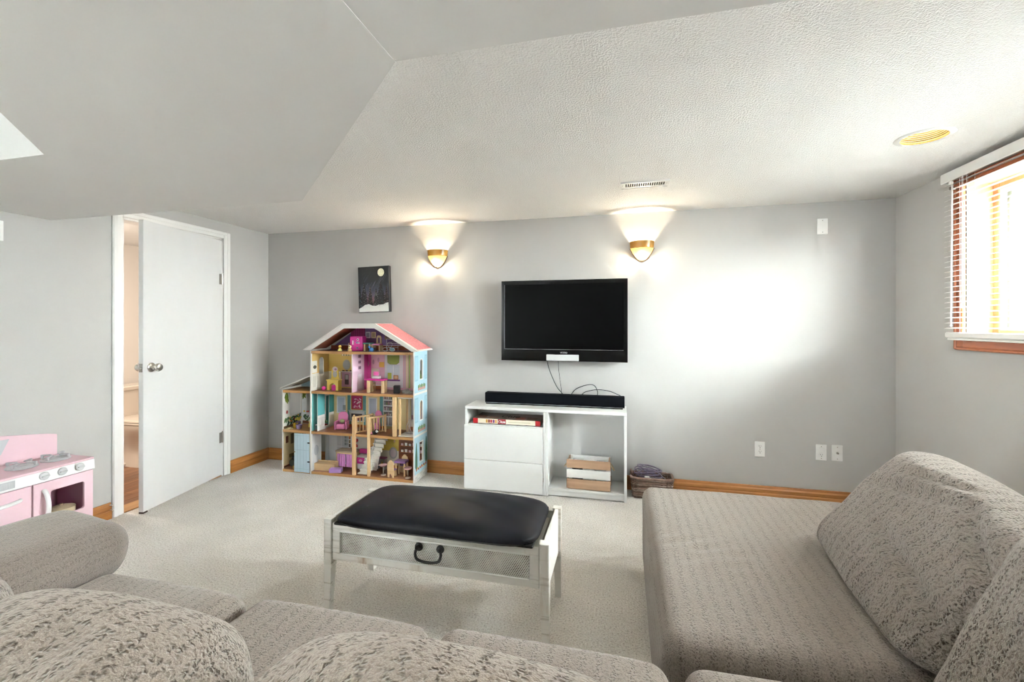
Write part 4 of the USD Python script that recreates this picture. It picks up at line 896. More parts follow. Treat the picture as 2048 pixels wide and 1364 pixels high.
def toypot(loc, label, col, r=.058, hgt=.05, lid=True):
    o = thing('toy_pot', label, 'toy pot', loc, group='toy pots in the oven')
    obj('pot', lathe([(0, 0), (r*.86, 0), (r*.95, .006), (r, hgt), (r*.94, hgt), (r*.9, hgt-.006), (0, hgt-.008)], 28), col, o, smooth=40)
    if lid: obj('pot_lid', lathe([(r*1.0, hgt), (r*.98, hgt+.006), (r*.6, hgt+.014), (r*.14, hgt+.018), (r*.14, hgt+.026), (0, hgt+.027)], 28), col, o, smooth=40)
    else: obj('food_disc', lathe([(0, hgt-.007), (r*.9, hgt-.006)], 24), flat('9d8b6c'), o)
toypot((-3.100, 1.862, .2034), 'beige toy pot with a lid at the right in the pink oven', BEIGE, .060, .052)
toypot((-3.090, 1.748, .2034), 'beige toy pot behind the oven door handle', BEIGE, .056, .058, False)
toypot((-3.235, 1.775, .2034), 'lilac toy pot at the back of the pink oven', LILAC, .058, .085)
# ------------------------------------------------------------------ dollhouse
PINE = wood('dollhouse_pine', (.50, .27, .10), (.36, .17, .05), 'x', .45); PINEZ = wood('dollhouse_pine_z', (.66, .45, .24), (.52, .33, .15), 'z', .45); NATX = wood('toy_pine', (.66, .47, .27), (.54, .36, .18), 'x', .5, coat=0)
HW = mat('dollhouse_white', (.74, .72, .69), .45); FLP = wood('printed_floor', (.32, .12, .05), (.20, .07, .025), 'y', .35, .8)
HB = mat('dollhouse_sky_blue', (.42, .62, .72), .5, var=(14, .12)); ROOFP = mat('pink_roof_print', (.72, .25, .26), .55, var=(70, .28))
FX, FR, BKY, WT = 3.365, 3.365, 3.612, .009
XA, XM1, XR1 = -2.920, -2.629, -1.655
S1, S2, S3, S4 = .022, .372, .722, 1.072      # tops of the floors
dh = thing('dollhouse', 'tall open wooden dollhouse with pink roof and printed rooms', 'dollhouse', (0, 0, 0))
# uprights
obj('side_wall', prism(sbox(FX, 0, BKY, .722).difference(sbox(FX+.090, .475, BKY-.014, .695)).difference(sbox(FX+.06, .08, FX+.11, .10)), WT, 'yz', XA-WT/2), HW, dh, label='left outer wall of the low wing')
mid = sbox(FX-.004, 0, BKY, 1.075)
for z0_, z1_ in ((.10, .31), (.45, .66)): mid = mid.difference(sbox(3.50, z0_-.05, 3.565, z1_))
mid = mid.difference(arch(3.47, 3.535, .86, 1.01))
obj('side_wall', prism(mid, WT, 'yz', XM1-WT/2), HW, dh, label='wall between the tall house and its low wing')
rs = sbox(FX-.004, 0, BKY, 1.082)
for z0_, z1_ in ((.842, 1.008), (.498, .658)): rs = rs.difference(arch(3.470, 3.520, z0_, z1_))
rs = rs.difference(sbox(3.462, .150, 3.524, .308))
rw_ = obj('side_wall', prism(rs, WT, 'yz', XR1), HW, dh, label='pale blue printed right outer wall')
def pr(nm, poly, cl, parent=rw_, lift=.0012, x=XR1+WT): return obj(nm, prism(poly, lift, 'yz', x), flat(cl), parent)
BL1, BL2 = 'a9c8d6', '8fb4c6'
for z0_, z1_, wz0, wz1 in ((.735, 1.076, .842, 1.008), (.385, .716, .498, .658), (.06, .366, .150, .308)):
    hole = sbox(3.462, wz0, 3.528, wz1+.002).buffer(.008) if z0_ < .1 else arch(3.470, 3.520, wz0, wz1).buffer(.007)
    pr('printed_wall', sbox(FX, z0_, BKY, z1_).difference(hole), BL1)
    fr_ = hole.difference(hole.buffer(-.006)); pr('window_frame', fr_, 'e9e9e6', lift=.0022)
    if z0_ > .1:
        for y0_, y1_ in ((3.372, 3.432), (3.560, 3.604)): pr('printed_shutter', sbox(y0_, wz0-.01, y1_, wz1+.035), BL2, lift=.0018); pr('shutter_panel', sbox(y0_+.008, wz0+.004, y1_-.008, wz1+.022), '9dc0d0', lift=.0022)
        fb = z0_+.016
        pr('flower_box', sbox(3.430, fb, 3.570, fb+.020), 'b58f86', lift=.0020)
        for k, y_ in enumerate(np.linspace(3.440, 3.560, 7)): pr('printed_plant', oval(y_, fb+.030+.006*(k % 2), .011, .016, 12), ['5f7f55', '8a9a6a', '6f8f78'][k % 3], lift=.0018); pr('printed_flower', oval(y_+.005, fb+.018, .005, .005, 8), ['c46a5a', 'd8a070', 'b85a70'][k % 3], lift=.0024)
for y_, z0_ in ((3.398, .105), (3.588, .118)):
    pr('printed_cypress', Polygon([(y_-.020, z0_+.02), (y_-.010, z0_), (y_+.010, z0_), (y_+.020, z0_+.02), (y_+.018, z0_+.10), (y_+.004, z0_+.215), (y_-.004, z0_+.215), (y_-.018, z0_+.10)]), '2f5a44', lift=.002); pr('printed_stem', sbox(y_-.003, z0_-.022, y_+.003, z0_), '3d4a36', lift=.0018)
for k, y_ in enumerate(np.linspace(3.40, 3.58, 10)): pr('printed_flower', oval(y_, .098+.008*(k % 2), .010, .010, 10), ['a8503f', 'd9a35a', '8f3f4a', 'c8b070', 'b04f58'][k % 5], lift=.0022)
for r_ in range(3):
    for q in range(5): pr('printed_stone', sbox(3.370+.049*q+.012*(r_ % 2), .006+.018*r_, 3.414+.049*q+.010*(r_ % 2), .021+.018*r_).intersection(sbox(FX, 0, BKY, .06)), ['d2d2cc', 'c6c7c2', 'dadad5'][(q+r_) % 3], lift=.0014)
# floors
def shelf(x0, x1, z, printed=True):
    s = obj('floor_board', box(x0, x1, FX, BKY, z-.022, z-.001), PINE, dh)
    if printed: obj('printed_floor', box(x0+.001, x1-.001, FX+.006, BKY-.004, z-.001, z), FLP, s)
XI0, XI1 = XM1+WT/2, XR1-.0005
for z in (S1, S2, S3, S4): shelf(XI0, XI1, z)
shelf(XA+WT/2, XM1-WT/2, S1); shelf(XA+WT/2, XM1-WT/2, S2, False); shelf(XA+WT/2, XM1-WT/2, S3, False)
obj('shelf_name', text('KidKraft', .0085, .0006, at=(-1.705, FX-.0004, S4-.016)), flat('5a3418'), dh)
# gable roof
go = [(-2.692, 1.080), (-2.690, 1.087), (-2.305, 1.305), (-1.998, 1.305), (-1.612, 1.087), (-1.612, 1.080)]
gi = [(-1.665, 1.080), (-2.006, 1.270), (-2.296, 1.270), (-2.620, 1.080)]
obj('gable_frame', prism(Polygon(go+gi), .012, 'xz', FX-.012), HW, dh)
gtrim = Polygon([(-2.697, 1.083), (-2.306, 1.311), (-1.996, 1.311), (-1.607, 1.083), (-1.612, 1.080), (-1.999, 1.302), (-2.304, 1.302), (-2.690, 1.080)])
obj('gable_edge', prism(gtrim, .018, 'xz', FX-.018), HW, dh)
def slope(p, q, mt, nm):
    n = np.array([-(q[1]-p[1]), q[0]-p[0]]); n /= np.linalg.norm(n); n *= .008*(1 if n[1] > 0 else -1)
    a, b2 = np.array(p), np.array(q)
    return obj(nm, prism(Polygon([a-n, b2-n, b2, a]), BKY+.030-FX, 'xz', FX), mt, dh)
ro = slope((-1.998, 1.308), (-1.606, 1.087), HW, 'roof_panel'); lo = slope((-2.690, 1.087), (-2.305, 1.308), HW, 'roof_panel'); slope((-2.305, 1.311), (-1.998, 1.311), HW, 'roof_panel')
def on_slope(p, q, f0, f1, y0, y1, mt, nm, parent):
    a, b2 = np.array(p), np.array(q); n = np.array([-(q[1]-p[1]), q[0]-p[0]]); n /= np.linalg.norm(n); n *= (1 if n[1] > 0 else -1)
    c1, c2 = a+(b2-a)*f0+n*.0003, a+(b2-a)*f1+n*.0003
    obj(nm, prism(Polygon([c1, c2, c2+n*.0012, c1+n*.0012]), y1-y0, 'xz', y0), mt, parent)
on_slope((-1.998, 1.308), (-1.606, 1.087), .0, .965, FX+.012, BKY+.022, ROOFP, 'roof_print', ro)
on_slope((-2.690, 1.087), (-2.305, 1.308), .035, 1, FX+.012, BKY+.022, ROOFP, 'roof_print', lo)
obj('attic_lining', join([prism(Polygon([(-2.650, 1.086), (-2.300, 1.286), (-2.302, 1.290), (-2.652, 1.090)]), .235, 'xz', FX+.005)]), mat('attic_wood_print', (.33, .10, .055), .5, var=(18, .3), stretch=(1, .1, 1)), dh)
obj('attic_lining', prism(Polygon([(-1.646, 1.086), (-2.000, 1.286), (-1.998, 1.290), (-1.642, 1.090)]), .235, 'xz', FX+.005), MATS['attic_wood_print'], dh)
# low wing roof
obj('wing_roof', prism(Polygon([(-2.946, .732), (-2.946, .740), (-2.634, .858), (-2.634, .850)]), .25, 'xz', FX-.004), HW, dh)
# printed back walls
def backp(x0, x1, z0, z1, cl, y=BKY-.006):
    return obj('back_panel', box(x0, x1, y, y+.006, z0, z1), flat(cl) if isinstance(cl, str) else cl, dh)
Yb = BKY-.006
def bp(nm, poly, cl, parent, lift=.0008): return obj(nm, prism(poly, lift, 'xz', Yb-lift), flat(cl), parent)
R_ = sbox
def side(nm, poly, cl, x, lift=.0008, parent=None): return obj(nm, prism(poly, lift, 'yz', x), flat(cl), parent or dh)
# attic
att = obj('back_panel', prism(Polygon([(-2.62, 1.072), (-1.66, 1.072), (-1.99, 1.29), (-2.30, 1.29)]), .006, 'xz', Yb), flat('7d5a8f'), dh)
bp('printed_wainscot', R_(-2.60, 1.074, -1.68, 1.112), '8a4522', att); bp('printed_rail', R_(-2.50, 1.112, -1.74, 1.119), 'b7a0ac', att)
cu = bp('printed_curtain', R_(-2.392, 1.12, -2.25, 1.286), '8c1a5e', att, .0012)
for k in range(6): bp('curtain_fold', R_(-2.386+.023*k, 1.13, -2.378+.023*k, 1.284), 'a52a72', att, .0016)
for x0_, x1_, z0_, z1_, c1, c2 in ((-2.243, -2.196, 1.180, 1.236, 'c9c2cf', '7f7a90'), (-2.186, -2.140, 1.180, 1.236, 'c3a98a', 'a08a70'), (-2.05, -1.99, 1.17, 1.23, 'b58a5a', '8a6a6a')):
    f = bp('printed_frame', R_(x0_, z0_, x1_, z1_), c1, att, .0014); bp('printed_picture', R_(x0_+.008, z0_+.008, x1_-.008, z1_-.008), c2, att, .0018)
for k in range(4): bp('printed_shelf_row', R_(-2.03+.02*k, 1.125+.011*k, -1.86, 1.131+.011*k), ['8a6a78', '7a4a68', '9a8090', '8a5a50'][k], att, .0012)
# third floor, left (yellow bathroom)
yb = backp(XI0, -2.2285, S3, S4-.022, 'd9b964')
bp('printed_wainscot', R_(-2.62, .724, -2.50, .86), 'dfdcd2', yb); bp('wainscot_rail', R_(-2.62, .86, -2.50, .872), 'efede6', yb, .0014)
mo = bp('mirror_frame', oval(-2.438, .935, .041, .049), 'bdb391', yb, .0018); bp('mirror_glass', oval(-2.438, .935, .034, .042), 'a9a9a6', yb, .0024)
bp('printed_lamp', R_(-2.49, 1.018, -2.39, 1.028), '8a8377', yb, .0014)
for k in range(4): bp('lamp_shade', Polygon([(-2.486+.026*k, 1.018), (-2.472+.026*k, 1.018), (-2.475+.026*k, 1.030), (-2.483+.026*k, 1.030)]), 'efe6cf', yb, .002)
va = bp('printed_washstand', R_(-2.49, .732, -2.378, .868), 'c99ab0', yb, .0018); bp('washstand_top', R_(-2.494, .866, -2.374, .876), 'e6dcd6', yb, .0024)
bp('printed_niche', R_(-2.455, .755, -2.415, .845), '5c4a52', yb, .0024); bp('printed_towel', R_(-2.450, .800, -2.420, .842), 'b8b0b4', yb, .0028)
for x_ in (-2.470, -2.435, -2.392): bp('printed_tap', R_(x_-.012, .876, x_+.010, .884), '4a3a36', yb, .0026)
bp('skirting', R_(-2.62, .722, -2.23, .734), 'd7bd70', yb, .0016)
obj('divider', box(-2.2285, -2.2215, FX+.002, Yb, S3, S4-.0225), HW, dh, label='upright divider between the yellow and pink rooms')
# third floor, right (pink bedroom)
pb = backp(-2.2215, XI1, S3, S4-.022, 'd6a2b6')
bp('printed_border', R_(-2.2215, .722, -2.188, 1.05), 'c0408a', pb); bp('skirting', R_(-2.22, .722, -2.06, .752), 'a8602c', pb, .0012); bp('skirting_cap', R_(-2.22, .752, -2.06, .762), 'e6dcdc', pb, .0016)
for k, (x_, z_) in enumerate(((-2.245+.03, .95), (-2.165, .965), (-2.115, .985), (-2.10, .94))): bp('printed_sketch', oval(x_, z_, .010, .022, 10), ['b58898', 'ab7f92', 'b98c9c', 'c592a4'][k], pb)
bp('printed_note', R_(-2.106, .920, -2.058, .966), 'd9a548', pb, .0014); bp('printed_headboard', Polygon([(-2.19, .80), (-2.10, .80), (-2.11, .905), (-2.185, .91)]), 'd2c6b4', pb, .0014)
wn = bp('printed_window', R_(-2.052, .742, -1.873, 1.032), 'd8d3d8', pb, .0014); bp('window_panes', R_(-2.028, .822, -1.906, .945), 'c9ced8', pb, .0018)
bp('printed_blind', Polygon([(-2.026, 1.030), (-1.908, 1.030), (-1.910, .965), (-1.935, .948), (-1.999, .948), (-2.024, .965)]), '87913a', pb, .0022)
bp('printed_sill', R_(-2.030, .800, -1.902, .814), '7a3f86', pb, .0026); bp('printed_book', R_(-2.022, .818, -1.985, .872), 'b9bd52', pb, .0022); bp('printed_picture', R_(-1.965, .815, -1.918, .852), 'b5743a', pb, .0022); bp('printed_picture', R_(-1.958, .821, -1.925, .846), 'd8b59a', pb, .0028)
bp('window_muntin', R_(-1.969, .822, -1.965, .945), 'efedf0', pb, .0021)
for k, cl in enumerate(('c9a7b4', 'd9c7a8', 'a3b06c', 'd6b7a0')): bp('printed_stripe', R_(-1.868+.024*k, .74, -1.850+.024*k, 1.04), cl, pb, .0012)
wd = bp('printed_wardrobe', R_(-1.775, .724, -1.658, 1.045), '6d8a34', pb, .0016); bp('wardrobe_opening', R_(-1.755, .87, -1.662, 1.02), '54602e', pb, .002)
for k, cl in enumerate(('9a8ea6', 'b5a6b8', 'c2a28a')): bp('printed_dress', R_(-1.748+.028*k, .90, -1.728+.028*k, 1.01), cl, pb, .0024)
for z_ in (.775, .82): bp('wardrobe_drawer', R_(-1.752, z_, -1.664, z_+.036), '7f9a42', pb, .0022)
dvd = obj('printed_wall', prism(sbox(FX+.004, S3+.001, Yb-.002, S4-.024), .0008, 'yz', -2.2213), flat('d9b9cc'), dh)
side('printed_border', sbox(Yb-.060, S3+.002, Yb-.003, S4-.026), 'c0408a', -2.2205, .0006, dvd); side('printed_stand', Polygon([(FX+.07, S3+.02), (FX+.155, S3+.02), (FX+.14, S3+.15), (FX+.085, S3+.15)]), 'e2d3dc', -2.2205, .0006, dvd)
for k in range(3): side('printed_hanger', sbox(FX+.09, S3+.19+.05*k, FX+.13, S3+.215+.05*k), '7a5a70', -2.2205, .0006, dvd)
cupb = obj('printed_door_panel', box(-2.2200, -2.2188, FX+.085, FX+.130, S3+.145, S3+.150), flat('d9bccb'), dh)
# second floor: teal hall, yellow living room, elevator shaft room
lb = backp(XI0, -1.8455, S2, S3-.022, 'd8c48f')
bp('printed_hall', R_(-2.62, S2, -2.5725, .70), '7fb2b4', lb, .001)
bp('printed_window', R_(-2.540, .49, -2.448, .645), 'dfe2e6', lb, .0014); bp('window_panes', R_(-2.528, .50, -2.460, .635), 'b9c2d4', lb, .0018); bp('printed_frame', R_(-2.476, .52, -2.448, .565), '8f97a0', lb, .0022)
for x0_ in (-2.427, -2.270, -2.100): bp('printed_curtain', R_(x0_, S2+.02, x0_+.030, .70), '5f9aa4', lb, .0016)
pf = bp('picture_frame', R_(-2.388, .530, -2.274, .660), 'a5442f', lb, .002); pp = bp('printed_picture', R_(-2.379, .539, -2.283, .651), 'a8235f', lb, .0024)
rng = random.Random(4)
for k in range(16): bp('printed_petal', affinity.rotate(oval(rng.uniform(-2.370, -2.292), rng.uniform(.548, .642), .014, .005, 10), rng.uniform(0, 180)), ['e9d5dc', 'd98fb2', 'f2e6ea'][k % 3], lb, .0028)
mt_ = bp('printed_mantel', R_(-2.414, .420, -2.252, .515), 'd5dadf', lb, .0018); bp('mantel_shelf', R_(-2.420, .513, -2.246, .524), 'b9c4cc', lb, .0024); bp('printed_hearth', R_(-2.388, .43, -2.278, .492), '4a4750', lb, .0024); bp('printed_logs', R_(-2.375, .435, -2.290, .462), '9a5a62', lb, .0028)
bp('printed_window', R_(-2.214, .495, -2.128, .645), 'dfe2e6', lb, .0014); bp('window_panes', R_(-2.204, .505, -2.138, .635), 'b5bfd2', lb, .0018)
bk_ = bp('printed_bookcase', R_(-2.068, .395, -1.958, .695), 'd5d8dc', lb, .0018)
for k, z_ in enumerate((.635, .585, .535, .487)):
    bp('bookcase_row', R_(-2.060, z_, -1.966, z_+.036), ['5f6a4a', '4f5058', '6a5a66', '54525a'][k], lb, .0022)
    for q in range(5): bp('printed_books', R_(-2.056+.018*q, z_+.002, -2.044+.018*q, z_+.022+.008*((q+k) % 2)), ['a3757f', '8f949c', 'b59aa0', '6f7f52', 'c9c4c4'][(q*2+k) % 5], lb, .0026)
for x_ in (-2.056, -2.012): bp('bookcase_door', R_(x_, .405, x_+.036, .475), '8f8a90', lb, .0024)
bp('skirting', R_(-2.57, S2, -2.06, S2+.022), 'a5602c', lb, .0012)
rb = backp(-1.8455, XI1, S2, S3-.022, 'b9ad9c')
for k, (x0_, x1_, z0_, z1_, cl) in enumerate(((-1.83, -1.80, .40, .69, 'cfc4b4'), (-1.795, -1.745, .45, .69, 'a3a0b0'), (-1.74, -1.70, .50, .69, 'c2ab5a'), (-1.795, -1.745, .405, .465, 'd8d0c8'), (-1.79, -1.75, .47, .505, '93525f'), (-1.70, -1.66, .40, .69, '8f8494'))): bp('printed_panel', R_(x0_, z0_, x1_, z1_), cl, rb, .0012)
bp('skirting', R_(-1.845, S2, -1.66, S2+.03), '9a5a2c', rb, .0016)
# teal hall wall with an opening, printed wainscot
hp = sbox(FX+.012, S2, Yb, S3-.0225).difference(sbox(3.475, S2+.025, 3.535, S3-.06))
hw_ = obj('divider', prism(hp, .004, 'yz', -2.5745), HW, dh, label='printed hall divider')
side('printed_wall', sbox(FX+.014, .505, 3.473, S3-.024), '5fb0b4', -2.5703, parent=hw_); side('printed_wall', sbox(3.537, .505, Yb-.001, S3-.024), '4f9ea4', -2.5703, parent=hw_); side('printed_wainscot', sbox(FX+.014, S2+.02, 3.473, .50), 'e2e0dc', -2.5703, parent=hw_)
for y_ in (3.385, 3.430): side('wainscot_panel', sbox(y_, S2+.04, y_+.034, .485), 'd2cfca', -2.5695, .0006, hw_)
wm = mid.intersection(sbox(FX+.010, S2+.001, Yb, S3-.024)); obj('printed_wall', prism(wm, .0008, 'yz', XM1+WT/2+.0001), flat('6fb9bb'), dh)
wm = mid.intersection(sbox(FX+.010, S1+.001, Yb, S2-.024)); obj('printed_wall', prism(wm, .0008, 'yz', XM1+WT/2+.0001), flat('d4d5d8'), dh)
wm = mid.intersection(sbox(FX+.010, S3+.150, Yb, S4-.024)); obj('printed_wall', prism(wm, .0008, 'yz', XM1+WT/2+.0001), flat('e0bd78'), dh)
wm = mid.intersection(sbox(FX+.010, S3+.001, Yb, S3+.150)); pw_ = obj('printed_wall', prism(wm, .0010, 'yz', XM1+WT/2+.0001), flat('dfdcd2'), dh)
for y_ in (3.385, 3.44, 3.50): side('wainscot_panel', sbox(y_, S3+.03, y_+.04, S3+.125), 'cfccc2', XM1+WT/2+.0011, .0008, pw_)
side('printed_cabinet', sbox(3.375, S3+.155, 3.44, S3+.26), 'e9e6df', XM1+WT/2+.0011, .0008, pw_); side('printed_plant', oval(3.41, S3+.205, .022, .016, 9), '4a4a44', XM1+WT/2+.002, .0008, pw_)
side('mantel_oval', oval(3.43, .19, .030, .045), 'b3b8c0', XM1+WT/2+.0011, .0008, dh)
# first floor
kb = backp(XI0, -2.2285, S1, S2-.022, 'c9ccd2'); bp('printed_tall_cupboard', R_(-2.545, S1, -2.415, .345), 'c3c6cc', kb, .0014)
for k, (x0_, x1_, z0_, z1_, cl) in enumerate(((-2.535, -2.495, .05, .18, 'b2b6be'), (-2.535, -2.495, .19, .335, 'b2b6be'), (-2.485, -2.425, .05, .18, 'b6bac2'), (-2.485, -2.425, .19, .335, 'b6bac2'))): bp('cupboard_door', R_(x0_, z0_, x1_, z1_), cl, kb, .002)
for k in range(12): bp('printed_note', R_(-2.455+.013*(k % 3), .20+.030*(k//3), -2.446+.013*(k % 3), .222+.030*(k//3)), ['5f6670', '8a8f96', '9aa0a8'][k % 3], kb, .0024)
bp('printed_backsplash', R_(-2.415, .15, -2.23, .345), 'dcdcd8', kb, .0012)
for k in range(4): bp('printed_jar', R_(-2.412, .185+.036*k, -2.398, .212+.036*k), ['4a3f36', '7a6a4a', 'a3522f', '8f8a7a'][k], kb, .002)
mx_ = bp('printed_mixer', Polygon([(-2.372, .188), (-2.325, .188), (-2.325, .205), (-2.340, .225), (-2.318, .245), (-2.322, .265), (-2.372, .262)]), 'b3182f', kb, .002)
ow = backp(-2.2285, -2.099, S1, S2-.022, 'cfae78'); bp('printed_window', R_(-2.226, .20, -2.125, .335), '8a4f25', ow, .0014); bp('window_panes', R_(-2.216, .21, -2.135, .325), 'c79a5a', ow, .002); bp('printed_counter', R_(-2.226, .10, -2.10, .195), 'd2cdd0', ow, .0012)
yw = backp(-2.099, -1.915, S1, S2-.022, 'c9b352'); bp('printed_wainscot', R_(-2.099, S1+.03, -1.915, .18), 'cfc9bb', yw, .0014); bp('skirting', R_(-2.099, S1, -1.915, S1+.03), '9a5a2c', yw, .0016)
bp('printed_picture', R_(-2.085, .225, -2.050, .285), 'c9909f', yw, .0018); bp('printed_rose', oval(-1.958, .308, .014, .014), 'd39aa0', yw, .0018); bp('printed_rose', oval(-1.956, .265, .009, .011), 'c9a890', yw, .0018)
pt = bp('printed_plate', oval(-1.968, .160, .040, .052), '9a9a9c', yw, .0018); bp('plate_print', oval(-1.968, .160, .028, .038), 'b5a7ae', yw, .0022)
hu = backp(-1.915, XI1, S1, S2-.022, '7a3f1e'); bp('hutch_glass', R_(-1.900, .16, -1.79, .335), '5f3420', hu, .0014); bp('hutch_glass', R_(-1.785, .16, -1.67, .335), '5f3420', hu, .0014)
for k, z_ in enumerate((.290, .232, .175)):
    bp('hutch_shelf', R_(-1.90, z_-.006, -1.67, z_), '9a5a30', hu, .0018)
    for q in range(6): bp('printed_cup', R_(-1.892+.037*q, z_, -1.868+.037*q, z_+.020+.006*(q % 2)), ['d8d4d2', 'c7a5b0', 'e2dfdc'][(q+k) % 3], hu, .0022)
for z_ in (.05, .10):
    for x_ in (-1.900, -1.787): bp('hutch_drawer', R_(x_, z_, x_+.108, z_+.042), '8a4a26', hu, .0018); bp('drawer_pull', R_(x_+.040, z_+.018, x_+.066, z_+.024), 'd9cdb8', hu, .0024)
# low wing
wb = obj('back_panel', prism(Polygon([(XA, .722), (XM1-.006, .722), (XM1-.006, .850), (XA, .742)]), .005, 'xz', Yb+.001), HB, dh, label='printed sky under the wing roof')
gb = obj('back_panel', prism(sbox(XA, S2, XM1-.005, .70).difference(sbox(-2.862, .49, -2.655, .69)), .005, 'xz', Yb+.001), flat('c6c9cc'), dh)
obj('window_bar', box(-2.765, -2.752, Yb+.001, Yb+.006, .488, .692), HW, gb)
rng = random.Random(9)
for k in range(34):
    x_ = rng.uniform(-2.905, -2.645); z_ = S2+.035+rng.random()*.07; bp('printed_plant', affinity.rotate(oval(x_, z_, .020, .007, 10), rng.uniform(20, 160)), ['39563a', '4f6f42', '6a8450', '2f4a38'][k % 4], gb, .001+.0001*(k % 7))
for k in range(10): bp('printed_flower', oval(rng.uniform(-2.90, -2.65), S2+.05+rng.random()*.07, .008, .008, 8), ['c9a53a', 'b5522f', 'd8c79a', 'a83a4a'][k % 4], gb, .0022)
bp('printed_planter', R_(-2.905, S2+.004, -2.645, S2+.030), '6a3f22', gb, .0016); bp('printed_topiary', oval(-2.668, .535, .026, .032), '8a6a34', gb, .002)
for x_, zt in ((-2.888, .690), (-2.800, .70)):
    for k in range(9): bp('printed_fern', affinity.rotate(oval(x_+rng.uniform(-.012, .012), zt-.045+rng.uniform(-.028, .02), .026, .006, 8), rng.uniform(60, 120)), ['7a8f2f', '5f7a2a', '8fa03f'][k % 3], gb, .0024)
for k in range(3): bp('printed_bird_card', R_(-2.70+.026*k, .655, -2.682+.026*k, .688), ['b0483a', 'd8cfc4', '8a2f3a'][k], gb, .0022)
for k in range(26):
    y_ = rng.uniform(FX+.02, BKY-.02); z_ = S2+.03+rng.random()*.055; side('printed_plant', affinity.rotate(oval(y_, z_, .024, .008, 10), rng.uniform(20, 160)), ['39563a', '4f6f42', '6a8450', '2f4a38'][k % 4], XA+WT/2+.0002, .0008+.0001*(k % 5))
for k in range(9): side('printed_flower', oval(rng.uniform(FX+.02, BKY-.03), S2+.045+rng.random()*.05, .009, .009, 8), ['c9a53a', 'b5522f', 'd8c79a', 'a83a4a'][k % 4], XA+WT/2+.0002, .0018)
for k in range(11): side('printed_fern', affinity.rotate(oval(FX+.048+rng.uniform(-.016, .016), .645+rng.uniform(-.035, .025), .028, .007, 8), rng.uniform(60, 120)), ['7a8f2f', '5f7a2a', '8fa03f'][k % 3], XA+WT/2+.0002, .0010+.0001*(k % 4))
side('printed_pot', oval(FX+.050, .515, .012, .016, 12), '93423f', XA+WT/2+.0002, .001); side('printed_planter', sbox(FX+.01, S2+.002, BKY-.02, S2+.022), '7a5a3a', XA+WT/2+.0002, .0012)
gg = obj('back_panel', box(XA, -2.80, Yb+.001, Yb+.006, S1, S2-.022), flat('d2bd95'), dh)
for k in range(10): bp('printed_tool', R_(-2.908+.022*(k % 4), .16+.052*(k//4), -2.896+.022*(k % 4), .19+.052*(k//4)+.01*(k % 2)), ['6a3423', '8a6a4a', '5a5048', '7a4a30'][k % 4], gg, .001)
side('printed_wall', sbox(FX+.01, S1+.002, Yb, S2-.024), 'dcc79c', XA+WT/2+.0002)
side('printed_bench', sbox(3.44, .10, 3.58, .13), 'a08858', XA+WT/2+.0011); side('printed_tool', sbox(3.40, .24, 3.43, .30), '6a3423', XA+WT/2+.0011); side('printed_tool', sbox(3.46, .22, 3.50, .31), '8a7a62', XA+WT/2+.0011); side('printed_skirting', sbox(FX+.012, S1+.002, 3.50, S1+.02), '6a3a20', XA+WT/2+.0011)
# garage door leaf of the wing
do = obj('wing_door', box(-2.790, -2.638, FX-.010, FX-.003, S1-.012, .347), flat('b9cfdb'), dh, label='pale blue plank door of the low wing')
for k in range(1, 5): obj('plank_groove', box(-2.790+.0304*k-.0006, -2.790+.0304*k+.0006, FX-.0106, FX-.0099, S1-.010, .345), flat('a5bdca'), do)
for z_ in (.04, .105, .205, .27, .33): obj('door_hinge' if z_ in (.105, .27) else 'door_batten', box(-2.654, -2.634, FX-.013, FX-.0095, z_-.005, z_+.005) if z_ in (.105, .27) else box(-2.789, -2.639, FX-.0108, FX-.0098, z_-.002, z_+.002), flat('26282c' if z_ in (.105, .27) else 'a9c1cd'), do)
obj('door_knob', ball((-2.782, FX-.014, .185), .005, 2), flat('c2a27a'), do)
# newel posts, railings, stairs
for x0_, x1_, nm in ((-2.222, -2.190, 0), (-2.078, -2.054, 0)):
    obj('newel_post', box(x0_, x1_, FX-.006, FX+.014, S1, .520, .003), PINEZ, dh); obj('post_cap', ball(((x0_+x1_)/2, FX+.004, .526), .009, 2), PINEZ, dh)
def railing(x0, x1, z0, z1, y0, y1, n):
    o = obj('railing', tube([(x0, y0, z1), (x1, y1, z1)], .0085, 8), PINEZ, dh)
    obj('rail_foot', tube([(x0, y0, z0), (x1, y1, z0)], .006, 8), PINEZ, o)
    for k in range(n+1):
        f = (k+.3)/(n+.4); obj('baluster', cyl((x0+(x1-x0)*f, y0+(y1-y0)*f, z0), (x0+(x1-x0)*f, y0+(y1-y0)*f, z1), .0052, 8), PINEZ, o)
    obj('end_post', box(x1-.010, x1+.006, y1-.008, y1+.008, S2, z1+.012, .002), PINEZ, o)
railing(-2.195, -2.118, S2+.012, .512, FX+.012, 3.515, 5); railing(-2.058, -1.985, S2+.012, .512, FX+.012, 3.500, 5)
stt = obj('staircase', prism(Polygon([(-2.188, S1), (-2.080, S1), (-2.005, S2-.024), (-2.060, S2-.024)]), .004, 'xz', FX+.150), HW, dh)
n = 11
for k in range(n):
    f = k/(n-1); z_ = S1+.006+f*(.318-S1); xx = -2.186+f*.118; yy = FX+.022+f*.11
    obj('stair_tread', box(xx, xx+.100, yy, yy+.034, z_, z_+.0075, .001), flat('f4f2ec'), stt); obj('stair_riser', box(xx+.001, xx+.099, yy+.010, yy+.014, max(S1, z_-.034), z_), flat('ebe8e1'), stt)
obj('stair_stringer', prism(Polygon([(FX+.016, S1), (FX+.050, S1), (FX+.160, .325), (FX+.130, .325)]), .004, 'yz', -2.082), HW, dh)
